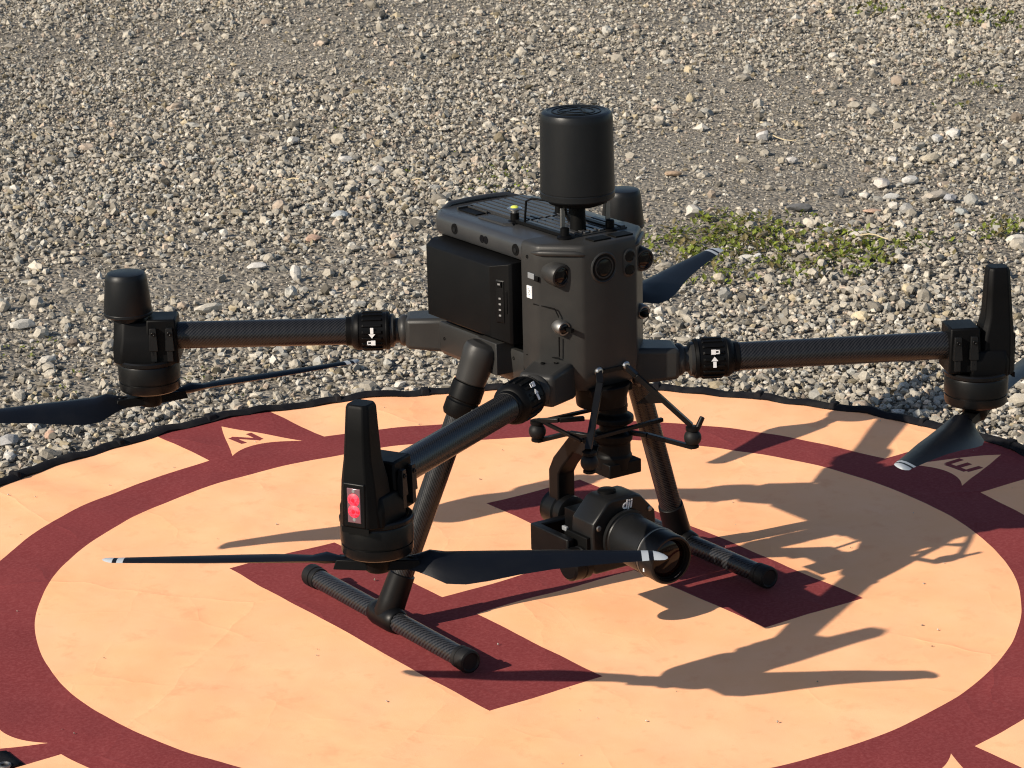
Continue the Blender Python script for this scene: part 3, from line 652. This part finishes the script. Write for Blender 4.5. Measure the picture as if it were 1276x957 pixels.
mb = MB(); mb.box((.0975, -.0682, .3832), (.0055, .0007, .0030), M['pale']); mb.box((.1055, -.0672, .3815), (.0035, .0012, .0026), M['dark']); mb.build('port_cover', body, bevel=.0004)
mb = MB(); mb.box((.0945, -.0684, .3658), (.0044, .0006, .0064), M['white'])
for k in range(5): mb.box((.0945 + .0012 * (k % 3 - 1), -.06910, .3690 - .0014 * k), (.0012, .00012, .0004), M['grey_print'])
mb.build('white_sticker', body, label='white paper sticker on the grey side')
# shallow access panel on the chamfer
mb = MB()
for q in (((.1010, -.0688, .3545), (.1215, -.0565, .3515)), ((.1215, -.0565, .3515), (.1240, -.0540, .3440)), ((.1240, -.0540, .3440), (.1240, -.0540, .3425)), ((.1245, -.0538, .3220), (.1242, -.0538, .3010)), ((.0860, -.0682, .2975), (.1242, -.0538, .2995))):
    mb.bar(q[0], q[1], .0010, .0010, M['dark'])
mb.build('panel_grooves', body)['kind'] = 'stuff'
# batteries
for s_ in (-1, 1):
    mb = MB(); y0, y1 = s_ * .047, s_ * .0855
    x0, x1, za, zb = -.0785, .0705, .3055, .3915
    def br(y, ins, xi): return [(x0 + ins, y, za + ins), (x1 - xi, y, za + ins), (x1 - xi, y, zb - ins * 1.2), (x0 + ins, y, zb - ins * 1.2)]
    mb.rings([br(y0, 0, 0), br(s_ * .0735, 0, 0), br(s_ * .0765, .0010, .002), br(s_ * .0848, .0045, .0235), br(s_ * .0855, .0055, .0245)], M['battery'])
    bt = mb.build('battery', drone, bevel=.0012)
    # grip strip with power button and four charge lights on the slanting face
    nrm = Vector((.0090, s_ * .0215, 0)).normalized(); cen = Vector((.0585, s_ * .0806, .3500)); ex = Vector((.0215, -s_ * .0090, 0)).normalized()
    mb = MB(); mb.obox(cen, ex, (0, 0, 1), nrm, (.0052, .0235, .0007), M['satin'], .92); pn = mb.build('button_strip', bt, bevel=.0003)
    mb = MB(); mb.obox(cen + Vector((0, 0, .0185)) + nrm * .0012, ex, (0, 0, 1), nrm, (.0034, .0032, .0008), M['black'], .8); mb.obox(cen + Vector((0, 0, .0190)) + nrm * .0022, ex, (0, 0, 1), nrm, (.0014, .0009, .0003), M['grey_print']); mb.build('power_button', bt)
    for k in range(4):
        mb = MB(); mb.obox(cen + Vector((0, 0, .0035 - .0060 * k)) + nrm * .0009, ex, (0, 0, 1), nrm, (.0013, .0009, .0003), M['grey_print']); mb.build('charge_light', bt)
    mb = MB(); mb.obox(cen + ex * .0075 + nrm * .0001, ex, (0, 0, 1), nrm, (.0012, .012, .0007), M['black']); mb.build('release_catch', bt, bevel=.0003)

# ------------------------------------------------------------------ radar can on its stand
RX, RY = .0855, 0.0
mb = MB(); mb.lathe((RX, RY, 0), (0, 0, 1), [(.4530, .030), (.4530, .0372), (.4545, .0384), (.4600, .0385), (.4606, .0379), (.4613, .0379), (.4618, .0384), (.5345, .0373), (.5390, .0368), (.5418, .0356), (.5432, .0335), (.5435, .0310), (.5428, .0300), (.5428, .0)], M['radar'], 64, True, False)
radar = mb.build('radar_can', drone, ang=30)
mb = MB()
for r0, r1 in ((.0175, .0195), (.0245, .0255), (.0065, .0095)): mb.lathe((RX, RY, .5426), (0, 0, 1), [(0, r0), (.0009, r0), (.0009, r1), (0, r1)], M['battery'], 40, False, False)
for k in range(3):
    a = k * PI / 1.5 + .2; mb.obox((RX + .0135 * math.cos(a), RY + .0135 * math.sin(a), .5431), (math.cos(a), math.sin(a), 0), (-math.sin(a), math.cos(a), 0), (0, 0, 1), (.003, .0016, .0006), M['battery'])
mb.build('embossed_cap_ring', radar)
mb = MB(); mb.lathe((RX, RY, .4455), (0, 0, 1), [(0, .022), (.003, .030), (.0073, .031)], M['dark'], 36); mb.lathe((RX, RY, .4185), (0, 0, 1), [(0, .0085), (.027, .0075)], M['dark'], 20); mb.build('radar_neck', radar)
for s_ in (-1, 1):
    mb = MB(); y = s_ * .0285
    mb.bar((.012, y, .4200), (.102, y, .4200), .0062, .0036, M['battery'])
    mb.bar((.0985, y, .419), (.0985, y, .4480), .0050, .0022, M['silver'], up=(1, 0, 0)); mb.bar((.0985, y, .4465), (.0855, y * .6, .4475), .0048, .0022, M['battery'])
    mb.pipe([(.030, y, .420), (.0335, y, .4440), (.040, y * .9, .4475), (.062, y * .7, .4480)], .0013, M['battery'], 8)
    mb.build('radar_bracket', radar, bevel=.0004)
    for x in (.012, .102):
        mb = MB(); mb.lathe((x, y, ZTOP - .0005), (0, 0, 1), [(0, .0082), (.0022, .0082), (.0034, .0066), (.0040, .0048), (.0112, .0046), (.0120, .0034)], M['black'], 20); mb.build('thumb_screw', radar)
mb = MB(); mb.lathe((.012, -.0285, ZTOP + .0110), (0, 0, 1), [(0, .0040), (.0030, .0044), (.0034, .0078), (.0046, .0080), (.0058, .0066)], M['steel'], 24); bl = mb.build('bubble_level', radar)
mb = MB(); mb.lathe((.012, -.0285, ZTOP + .0164), (0, 0, 1), [(0, .0046), (.0012, .0040), (.0020, .0024), (.0023, 0)], M['yellow'], 20); mb.build('bubble_level', radar, label='yellow green glass of the bubble level')
mb = MB(); mb.pipe([(.056, .012, .4190), (.050, .010, .428), (.052, .006, .440), (.066, .002, .446)], .0022, M['black'], 8); mb.build('radar_cable', radar)

# ------------------------------------------------------------------ arms
def arm(front, s_, blades):
    if front: nut, mot, zt, zb = Vector((.150, s_ * .121, 0)), Vector((.285, s_ * .375, 0)), .274, .209
    else: nut, mot, zt, zb = Vector((-.146, s_ * .110, 0)), Vector((-.285, s_ * .315, 0)), .280, .220
    u = (mot - nut).normalized(); v = Vector((-u.y, u.x, 0)); Z = Vector((0, 0, 1)); L = (mot - nut).length
    def at(a, b_, z): return mot + u * a + v * b_ + Z * z
    mb = MB(); mb.tube(at(-L + .012, 0, zt), at(-.034, 0, zt), .0148, M['carbon'], seg=28); A = mb.build('arm', drone)
    # hinge at the body
    mb = MB(); root = Vector((.108, s_ * .046, zt)) if front else Vector((-.088, s_ * .040, zt))
    n0 = at(-L - .026, 0, zt); d = (n0 - root)
    e0 = at(-L - .0345, 0, zt); dd = e0 - root; mb.obox((root + e0) / 2, v, Z, dd.normalized(), (.0235, .0200, dd.length * .5), M['shell'], .84)
    mb.build('arm_hinge', A, bevel=.005, segs=3)
    mb = MB(); mb.lathe(at(-L - .036, 0, zt), u, [(0, .0165), (.003, .0175), (.006, .0165), (.009, .0135), (.012, .0135), (.0145, .0180), (.019, .0180), (.020, .0165)], M['shell'], 28); mb.build('hinge_spool', A)
    # locking collar
    mb = MB(); mb.lathe(at(-L - .018, 0, zt), u, [(0, .0175), (.001, .0205), (.004, .0215), (.0045, .0205), (.034, .0205), (.0345, .0212), (.037, .0205), (.041, .0180), (.042, .0160), (.048, .0158), (.0485, .0150)], M['black'], 36)
    for k in range(18):
        a = 2 * PI * (k + .5) / 18; dr = v * math.cos(a) + Z * math.sin(a)
        if k % 9 not in (3, 4, 5) or True: mb.obox(at(-L + .0015, 0, zt) + dr * .0208, u, dr.cross(u), dr, (.0125, .0017, .0012), M['black'], .8)
    C_ = mb.build('locking_collar', A, bevel=.0003)
    # printed arrow and padlock on the side of the collar that shows
    if front and s_ < 0: fa = R(38)
    elif front: fa = None
    else: fa = None
    face = Vector((0, 0, 0)) + (Vector((.5592, -.829, 0)) if not (front and s_ < 0) else (-v * 0 + Vector((.62, .25, .25))))   # the side of the collar towards the nose
    face = (face - u * face.dot(u)).normalized(); face = (face + Z * .10).normalized(); tang = u.cross(face).normalized()
    if tang.z < 0: tang = -tang
    c0 = at(-L + .0015, 0, zt) + face * .0222
    mb = MB(); sg = 1 if front else -1
    def pl(cu, ct, hu, ht): mb.obox(c0 + u * cu + tang * ct, u, tang, face, (hu, ht, .0003), M['white'])
    kk = mb.mi(M['white'])
    pl(0, -.0035 * sg, .0017, .0032)
    b0 = c0 + face * .0003
    mb.rings([[c0 + u * .0036 + tang * (.0002 * sg) - face * .0003, c0 - u * .0036 + tang * (.0002 * sg) - face * .0003, c0 + tang * .0048 * sg - face * .0003], [b0 + u * .0036 + tang * (.0002 * sg), b0 - u * .0036 + tang * (.0002 * sg), b0 + tang * .0048 * sg]], M['white'])
    q = .0098 * sg
    pl(-.0012, q, .0024, .0026); pl(.0030, q + .0016, .0020, .0006); pl(.0030, q - .0016, .0020, .0006); pl(.0048, q, .0006, .0022)
    mb.build('lock_marking', A, label='white arrow and padlock printed on the collar')
    # motor mount: clamp + housing over the motor
    mb = MB()
    mb.obox(at(-.018, 0, zt - .002), u, v, Z, (.018, .0215, .0245), M['black'], .88)
    mb.rings([[at(a, b_, z) for a, b_ in ((-.012, -.0255), (.026, -.0235), (.0365, -.012), (.0365, .012), (.026, .0235), (-.012, .0255))] for z in (zb + .033, zb + .050)] + [[at(a, b_, zb + .062) for a, b_ in ((-.010, -.021), (.024, -.020), (.035, -.010), (.035, .010), (.024, .020), (-.010, .021))]] + ([[at(a, b_, .300) for a, b_ in ((-.006, -.016), (.022, -.017), (.034, -.010), (.034, .010), (.022, .017), (-.006, .016))]] if not front else []), M['black'])
    mt_ = mb.build('motor_mount', A, bevel=.002)
    mb = MB()
    for a in (-.0315, -.0140):
        mb.lathe(at(a, 0, zt), u, [(0, .0190), (.001, .0208), (.0075, .0208), (.0085, .0190)], M['camera'], 24)
        for b_ in (-1, 1):
            mb.obox(at(a + .0042, b_ * .0230, zt + .0020), u, v, Z, (.0048, .0034, .0125), M['camera'], .70)
            mb.obox(at(a + .0042, b_ * .0225, zt - .0150), u, v, Z, (.0032, .0030, .0075), M['camera'], .9)
            mb.lathe(at(a + .0042, b_ * .0258, zt + .0085), v * b_, [(0, .0024), (.0012, .0024), (.0012, .0012), (.0004, .0012)], M['anodised'], 10)
    mb.build('tube_clamp', A, bevel=.001)
    # motor
    mb = MB(); mb.lathe(at(0, 0, 0), (0, 0, 1), [(zb, .0200), (zb, .0305), (zb + .0015, .0325), (zb + .004, .0333), (zb + .0105, .0333), (zb + .0108, .0322), (zb + .0125, .0322), (zb + .0128, .0338), (zb + .0290, .0338), (zb + .0310, .0330), (zb + .0325, .0345), (zb + .0355, .0345), (zb + .0370, .0330), (zb + .0372, .0300), (zb + .0352, .0280), (zb + .0352, .0100)], M['anodised'], 48)
    mo = mb.build('motor', A, ang=30)
    mb = MB(); mb.lathe(at(0, 0, 0), (0, 0, 1), [(zb - .019, .0075), (zb - .0185, .0110), (zb - .013, .0135), (zb - .0050, .0135), (zb - .0045, .0185), (zb + .0005, .0195)], M['black'], 28)
    zp = zb - .0115
    for ang_, _ in blades:
        a = R(ang_); mb.obox(at(0, 0, 0) + Vector((math.cos(a) * .021, math.sin(a) * .021, zp)), (math.cos(a), math.sin(a), 0), (-math.sin(a), math.cos(a), 0), Z, (.0200, .0095, .0046), M['black'], .85)
        mb.lathe(at(0, 0, 0) + Vector((math.cos(a) * .033, math.sin(a) * .033, zp - .0058)), (0, 0, 1), [(0, .0030), (.0006, .0044), (.0110, .0044), (.0116, .0030)], M['steel'] if False else M['satin'], 14)
    mb.build('propeller_hub', A, bevel=.0008)
    spin = (1 if front else -1) * (1 if s_ < 0 else -1)        # +1 turns anticlockwise from above
    ST = [(.026, .016, 26), (.036, .022, 26), (.048, .034, 24), (.062, .0445, 22), (.080, .0475, 20), (.100, .0455, 17.5), (.130, .0390, 14), (.160, .0335, 11.5), (.190, .0285, 9.5), (.215, .0245, 8), (.2300, .0225, 7.4), (.2430, .0208, 7), (.2460, .0202, 6.8), (.2495, .0195, 6.6), (.2540, .0186, 6.4), (.2590, .0165, 6), (.2640, .0115, 6), (.2670, .0035, 6)]
    for ang_, lift in blades:
        a = R(ang_); er = Vector((math.cos(a), math.sin(a), 0)); et = Vector((-math.sin(a), math.cos(a), 0)) * spin
        mb = MB(); rg = []
        for r_, ch, pt in ST:
            f = r_ / .267; le = min(.0135, ch * .42) - .004 * f - (.006 * max(0, (r_ - .255) / .012) if r_ > .255 else 0)
            pt = R(pt); zc = zp + lift * f ** 1.6; th = ch * (.12 if r_ > .05 else .26)
            pr = []
            for cpos, up_ in ((0, 0), (.08, .55), (.25, .95), (.5, .85), (.8, .4), (1, .04), (.8, -.02), (.5, .05), (.25, -.12), (.08, -.30)):
                off = le - cpos * ch
                pr.append(mot + er * r_ + et * (off * math.cos(pt) - up_ * th * math.sin(pt)) + Z * (zc + off * math.sin(pt) + up_ * th * math.cos(pt) + .10 * ch * math.sin(PI * cpos) * .4))
            rg.append(pr)
        mb.rings(rg[:12], M['blade'], True, False); mb.rings(rg[11:13], M['tip'], False, False); mb.rings(rg[12:14], M['tip'], False, False); mb.rings(rg[13:15], M['blade'], False, False); mb.rings(rg[14:], M['tip'], False, True)
        mb.build('propeller_blade', A, ang=60)
    if front:
        # slim antenna mast with the position lamp on its outer face
        def sec_(z, a0, a1, hb, k=.35): 
            m_ = hb * k
            return [at(a0 + m_, -hb, z), at(a1 - m_, -hb, z), at(a1, -hb + m_, z), at(a1, hb - m_, z), at(a1 - m_, hb, z), at(a0 + m_, hb, z), at(a0, hb - m_, z), at(a0, -hb + m_, z)]
        mb = MB()
        mb.rings([sec_(zb + .034, -.006, .0372, .0205), sec_(.258, -.004, .0372, .0195), sec_(.285, .000, .0368, .0175), sec_(.296, .003, .0360, .0160), sec_(.306, .0055, .0352, .0145), sec_(.330, .0068, .0335, .0130), sec_(.3545, .0080, .0315, .0118), sec_(.3580, .0095, .0300, .0104)], M['black'])
        mb.build('antenna_mast', A, bevel=.0012, ang=30)
        f0 = .0372
        mb = MB(); mb.obox(at(f0 + .0004, 0, .2655), v, Z, u, (.0112, .0215, .0009), M['satin'], .94); mb.build('lamp_bezel', A, bevel=.0006)
        mb = MB(); mb.obox(at(f0 + .0011, 0, .2655), v, Z, u, (.0072, .0172, .0008), M['lampwin'], .93); mb.build('position_lamp', A, bevel=.0004, label='clear lamp window with two glowing red lights')
        for dz in (.0057, -.0052):
            mb = MB(); mb.lathe(at(f0 + .0015, 0, .2655 + dz), u, [(0, .0062), (.0006, .0060), (.0014, .0044), (.0018, .0024), (.0018, 0)], M['led'], 24); mb.build('red_light', A)
            mb = MB(); mb.lathe(at(f0 + .0029, 0, .2655 + dz), u, [(0, .0022), (.0006, .0018), (.0007, 0)], M['ledcore'], 14); mb.build('red_light', A)
        mb = MB()
        for dz in (.0140, -.0132): mb.lathe(at(f0 + .0016, 0, .2655 + dz), u, [(0, .0020), (.0005, .0015), (.0006, 0)], M['grey_print'], 12)
        mb.build('lamp_screws', A)['kind'] = 'stuff'
        mb = MB(); mb.rings([[at(.0355, -.013, zb + .0300), at(.0355, .013, zb + .0300), at(.0355, .013, zb + .0345), at(.0355, -.013, zb + .0345)], [at(.0380, -.014, zb + .0295), at(.0380, .014, zb + .0295), at(.0380, .014, zb + .0350), at(.0380, -.014, zb + .0350)]], M['dark']); mb.build('lamp_skirt', A)
    else:
        ac, bc = (.0190, 0) if s_ < 0 else (.0300, -.0030)
        mb = MB(); mb.lathe(at(ac, bc, 0 if s_ < 0 else -.006), (0, 0, 1), [(.296, .0165), (.3040, .0175), (.3045, .0256), (.3055, .0266), (.3080, .0266), (.3086, .0262), (.3092, .0264), (.3450, .0226), (.3490, .0217), (.3512, .0200), (.3520, .0170), (.3520, .0)], M['radar'], 48, True, False); mb.build('satellite_antenna', A, ang=30)
    return A
arm(True, -1, [(-133, -.008), (58, 0)])
arm(True, 1, [(-61, .020), (119, -.002)])
arm(False, -1, [(88, -.004), (-106, .004)])
arm(False, 1, [(114, .012), (-79, .010)])

# ------------------------------------------------------------------ landing gear
for s_ in (-1, 1):
    top, foot = Vector((.0375, s_ * .084, .3120)), Vector((0, s_ * .1955, .0130)); d = (foot - top); Lg = d.length; d.normalize()
    mb = MB(); mb.tube(top + d * .055, foot - d * .03, .0124, M['carbon'], seg=26); leg = mb.build('landing_leg', drone)
    mb = MB(); mb.lathe(top + d * .010, d, [(0, .012), (.004, .0175), (.010, .0190), (.020, .0180), (.032, .0172), (.044, .0162), (.045, .0150)], M['shell'], 28)
    mb.obox(top + Vector((0, -s_ * .010, -.0235)), (1, 0, 0), (0, 1, 0), (0, 0, 1), (.0225, .014, .0165), M['shell'], .8); mb.build('leg_socket', leg, bevel=.003)
    mb = MB(); mb.lathe(top + d * .0545, d, [(0, .0150), (.001, .0172), (.004, .0178), (.018, .0178), (.0195, .0166), (.021, .0166), (.0225, .0180), (.034, .0180), (.038, .0160), (.039, .0135)], M['black'], 32)
    mb.build('leg_collar', leg)
    sd = d.cross(Vector((1, 0, 0))).normalized()
    mb = MB(); mb.obox(top + d * .088 + Vector((.0165, -s_ * .004, -.002)), (0, 1, 0), d, (1, 0, 0), (.0052, .0110, .0035), M['pale'] if False else M['shell'], .8); mb.build('collar_clip', leg, bevel=.001)
    mb = MB(); mb.obox(top + d * .050 + Vector((-.0145, s_ * .0075, 0)), d, (0, 1, 0), (1, 0, 0), (.0042, .0020, .0012), M['red_mark']); mb.build('red_mark', leg, label='small red alignment mark')
    mb = MB(); mb.lathe(foot - d * .050, d, [(0, .0128), (.001, .0142), (.030, .0150), (.046, .0158), (.054, .013)], M['satin'], 28)
    mb.lathe(foot + Vector((-.0235, 0, 0)), (1, 0, 0), [(0, .0112), (.0015, .0128), (.010, .0142), (.037, .0142), (.0455, .0128), (.047, .0112)], M['satin'], 28); mb.build('tee_joint', leg)
    mb = MB(); mb.tube((-.148, s_ * .1955, .0125), (.150, s_ * .1955, .0125), .0107, M['carbon_skid'], seg=26); mb.build('skid', leg)
    for e in (-1, 1):
        mb = MB(); mb.lathe((e * .139, s_ * .1955, .0126), (e, 0, 0), [(0, .0112), (.001, .0120), (.006, .0120), (.0066, .0113), (.0078, .0113), (.0084, .0124), (.0185, .0126), (.0205, .0120), (.0215, .0100), (.0200, .0085)], M['rubber'], 28); mb.build('end_cap', leg)

# ------------------------------------------------------------------ damper cage under the nose
mb = MB(); G = M['anodised']
mb.lathe((.122, 0, .238), (0, 0, 1), [(0, .020), (.002, .026), (.012, .027), (.022, .030), (.026, .030)], M['black'], 32)
mb.bar((.060, 0, .259), (.142, 0, .259), .052, .008, M['black'])
cage = mb.build('damper_frame', drone, bevel=.001)
pins = [Vector((.140, -.0172, .2825)), Vector((.140, .0172, .2825))]
balls = [Vector((.191, -.066, .2073)), Vector((.191, .066, .2073)), Vector((.080, -.0525, .2100)), Vector((.080, .0525, .2100))]
for p_ in pins:
    mb = MB(); mb.lathe(p_ - Vector((.004, 0, 0)), (1, 0, 0), [(0, .0048), (.007, .0048), (.0085, .0036), (.0088, .0018), (.0072, .0014)], M['steel'], 16); mb.build('pin', cage)
mb = MB(); mb.bar(pins[0] + Vector((.002, 0, -.001)), pins[1] + Vector((.002, 0, -.001)), .0034, .0040, G); mb.build('cross_bar', cage)
for i in (0, 1):
    b_ = balls[i] + Vector((-.002, 0, .0125)); mid = pins[i].lerp(b_, .12) + Vector((.006, 0, -.002))
    mb = MB(); mb.bar(pins[i] + Vector((.002, 0, 0)), mid, 0.0068, .0050, G); mb.bar(mid, b_, 0.0068, .0050, G)
    g0 = pins[i].lerp(b_, .42); sgn = -1 if i == 0 else 1
    mb.rings([[g0 + Vector((0, 0, 0)), g0.lerp(b_, .35), g0 + Vector((-.016, -sgn * .010, -.016))], [q + Vector((.002, sgn * .001, 0)) for q in (g0, g0.lerp(b_, .35), g0 + Vector((-.016, -sgn * .010, -.016)))]], G)
    mb.build('front_strut', cage, bevel=.0007)
hub = Vector((.122, 0, .222))
for i, bb in enumerate(balls):
    sgn = -1 if bb.y < 0 else 1
    mb = MB()
    if i < 2: pts_u = [hub + Vector((.008, sgn * .014, .002)), bb + Vector((-.030, -sgn * .022, .014)), bb + Vector((0, 0, .0115))]
    else: pts_u = [hub + Vector((-.006, sgn * .018, .004)), bb + Vector((.026, -sgn * .010, .0165)), bb + Vector((0, 0, .0115))]
    for q0, q1 in zip(pts_u, pts_u[1:]): mb.bar(q0, q1, 0.0062, .0044, G)
    if i >= 2: mb.build('upper_damper_arm', cage, bevel=.0006)
    else: mb.bm.free()
    mb = MB()
    pts_l = [hub + Vector((0, sgn * .016, -.014)), bb.lerp(hub, .50) * 1 + Vector((0, 0, 0)), bb + Vector((0, 0, -.0105))]
    pts_l[1].z = hub.z - .014
    for q0, q1 in zip(pts_l, pts_l[1:]): mb.bar(q0, q1, 0.0062, .0044, G)
    mb.build('lower_damper_arm', cage, bevel=.0006)
    mb = MB(); mb.sphere(bb, .0092, M['rubber'], 22); db = mb.build('damper_ball', cage)
    mb = MB()
    mb.lathe(bb + Vector((0, 0, .0072)), (0, 0, 1), [(0, .0052), (.0010, .0074), (.0042, .0074), (.0050, .0062)], M['battery'], 18)
    mb.lathe(bb + Vector((0, 0, -.0072)), (0, 0, -1), [(0, .0052), (.0010, .0066), (.0032, .0066), (.0040, .0052)], M['battery'], 18)
    mb.build('damper_cup', cage)
    if i == 1:
        mb = MB(); mb.lathe(bb + Vector((.003, .004, .010)), (.15, .45, 1), [(0, .0030), (.0125, .0028), (.0130, .0018)], M['anodised'], 12); mb.build('release_pin', cage)
mb = MB(); mb.bar((.150, -.046, .2155), (.158, .052, .2215), .0050, .0042, G); mb.bar((.086, -.046, .2220), (.086, .046, .2220), .0050, .0036, G)
mb.bar((.150, -.046, .2155), (.078, -.050, .2220), .004, .0034, G); mb.build('cage_rail', cage, bevel=.0006)

# ------------------------------------------------------------------ gimbal and camera
mb = MB(); BK = M['satin']
mb.lathe((.126, .012, .168), (0, 0, 1), [(0, .014), (.002, .0190), (.016, .0195), (.018, .0180), (.030, .0178), (.032, .0200), (.040, .0205), (.042, .0150), (.050, .0145), (.052, .0215), (.058, .0215), (.062, .0150), (.078, .0150)], M['black'], 32)
mb.box((.128, .014, .1715), (.0165, .0205, .0075), M['black'])
gim = mb.build('gimbal', drone, bevel=.0012)
arm_pts = [(.112, .188), (.082, .190), (.060, .170), (.050, .150), (.048, .100)]
mb = MB(); wd = .0125; out_, in_ = [], []
P_ = [(.112, .197), (.080, .197), (.050, .166), (.041, .150), (.041, .095), (.059, .095), (.059, .148), (.066, .158), (.087, .180), (.112, .180)]
mb.rings([[(x, -.0125, z) for x, z in P_], [(x, .0095, z) for x, z in P_]], BK); mb.build('yaw_arm', gim, bevel=.0018)
mb = MB(); mb.lathe((.032, -.001, .104), (1, 0, 0), [(0, .0150), (.002, .0190), (.022, .0195), (.0235, .0175), (.0245, .0175), (.0260, .0190), (.036, .0190), (.038, .0150)], BK, 32); mb.build('roll_motor', gim)
# U-shaped roll frame round the back and right side of the camera
mb = MB(); FR = [(.072, .034), (.072, -.0590), (.140, -.0590), (.140, -.0500), (.083, -.0500), (.083, .034)]
mb.rings([[(x, y, .0775) for x, y in FR], [(x, y, .1080) for x, y in FR]], BK); mb.build('roll_frame', gim, bevel=.0018)
mb = MB(); mb.lathe((.147, -.0650, .0830), (0, 1, 0), [(0, .0145), (.0020, .0170), (.0120, .0175), (.0130, .0165), (.0145, .0165), (.0155, .0175), (.0220, .0175)], BK, 36); mb.build('pitch_motor', gim)
mb = MB()
CS = [(-.037, .070), (.037, .070), (.0405, .075), (.0415, .1150), (.0405, .1260), (.0225, .1455), (.0165, .1478), (-.0165, .1478), (-.0225, .1455), (-.0405, .1260), (-.0415, .1150), (-.0405, .075)]
CC = (0, .108)
def cs(x, k, dz=0): return [(x, CC[0] + (y - CC[0]) * k, CC[1] + (z - CC[1]) * k + dz) for y, z in CS]
mb.rings([cs(.1210, .90), cs(.1235, .98), cs(.1255, 1.0), cs(.1550, 1.0), cs(.1588, .985), cs(.1602, .955)], M['camera'])
mb.box((.1080, .002, .0990), (.0150, .0310, .0260), M['black'])
camp = mb.build('payload_camera', drone, bevel=.0010, ang=30)
mb = MB(); mb.box((.136, -.0430, .1000), (.020, .0030, .0110), M['dark']); mb.box((.138, -.0450, .0890), (.016, .0030, .0040), M['black']); mb.box((.116, -.0445, .1110), (.0040, .0018, .0024), M['pale']); mb.build('side_port', camp, bevel=.0008)
mb = MB(); mb.lathe((.135, -.004, .1465), (0, 0, 1), [(0, .010), (.0035, .0098), (.0045, .0085)], M['black'], 24); mb.build('top_dial', camp)
mb = MB()
for y, z in ((-.0335, .1205), (.0325, .1285)): mb.lathe((.1575, y, z), (1, 0, 0), [(0, .0030), (.0035, .0030), (.0042, .0022)], M['silver'], 14)
mb.build('front_screw', camp)
ldir = Vector((1, 0, -.055)).normalized(); l0 = Vector((.1515, 0, .1062))
mb = MB(); mb.lathe(l0, ldir, [(0, .0300), (.0060, .0300), (.0065, .0278), (.0095, .0278), (.0100, .0292), (.0140, .0292), (.0145, .0270), (.0160, .0265), (.0165, .0258), (.0600, .0262), (.0605, .0268), (.0625, .0268), (.0630, .0262), (.0835, .0266), (.0875, .0262), (.0890, .0250), (.0890, .0232)], M['camera'], 64, True, False)
mb.lathe(l0, ldir, [(.0890, .0232), (.0865, .0222), (.0864, .0214), (.0840, .0210), (.0838, .0204), (.0790, .0198), (.0770, .0188)], M['dark'], 64, False, False)
lens = mb.build('lens_barrel', camp, ang=25)
mb = MB(); mb.lathe(l0 + ldir * .0640, ldir, [(0, .0263), (.0003, .02705), (.0016, .02705), (.0019, .0263)], M['silver'], 64, False, False); mb.build('lens_ring', camp)
mb = MB(); mb.lathe(l0 + ldir * .0818, ldir, [(0, .0203), (.0010, .0188), (.0030, .012), (.0038, 0)], M['lens'], 48, True, False); mb.build('lens_glass', camp)
mb = MB(); side = ldir.cross(Vector((0, 0, 1))).normalized(); dn = ldir.cross(side)
for k, a in enumerate((-1.25, -1.05, -.9, -.65, -.5, -.35)):
    dr = side * math.sin(a) * 1 + Vector((0, 0, 1)) * -math.cos(a); mb.obox(l0 + ldir * .0852 + dr * .0222, dr.cross(ldir), dr, ldir, (.0011 + .0004 * (k % 2), .0006, .0003), M['grey_print'])
mb.obox(l0 + ldir * .0745 + side * .0262 * .94 + Vector((0, 0, -.0262 * .36)), ldir, Vector((0, 0, 1)), side, (.0010, .0022, .0006), M['white'])
mb.build('lens_lettering', camp)
fc = bpy.data.curves.new('logo', 'FONT'); fc.body = 'dji'; fc.size = .0135; fc.shear = .2; fc.extrude = .0002; fc.offset = .0003; fc.align_x = 'CENTER'; fc.space_character = 1.0
tmp = bpy.data.objects.new('logo', fc); COL.objects.link(tmp); dg = bpy.context.evaluated_depsgraph_get(); me = bpy.data.meshes.new_from_object(tmp.evaluated_get(dg)); bpy.data.objects.remove(tmp)
me.materials.clear(); me.materials.append(M['white']); lg = bpy.data.objects.new('logo', me); COL.objects.link(lg); lg.parent = camp
lg.matrix_local = Matrix.Translation((.1606, .003, .1352)) @ Matrix(((0, 0, 1, 0), (1, 0, 0, 0), (0, 1, 0, 0), (0, 0, 0, 1)))
lg['label'] = 'white logo on the camera front'
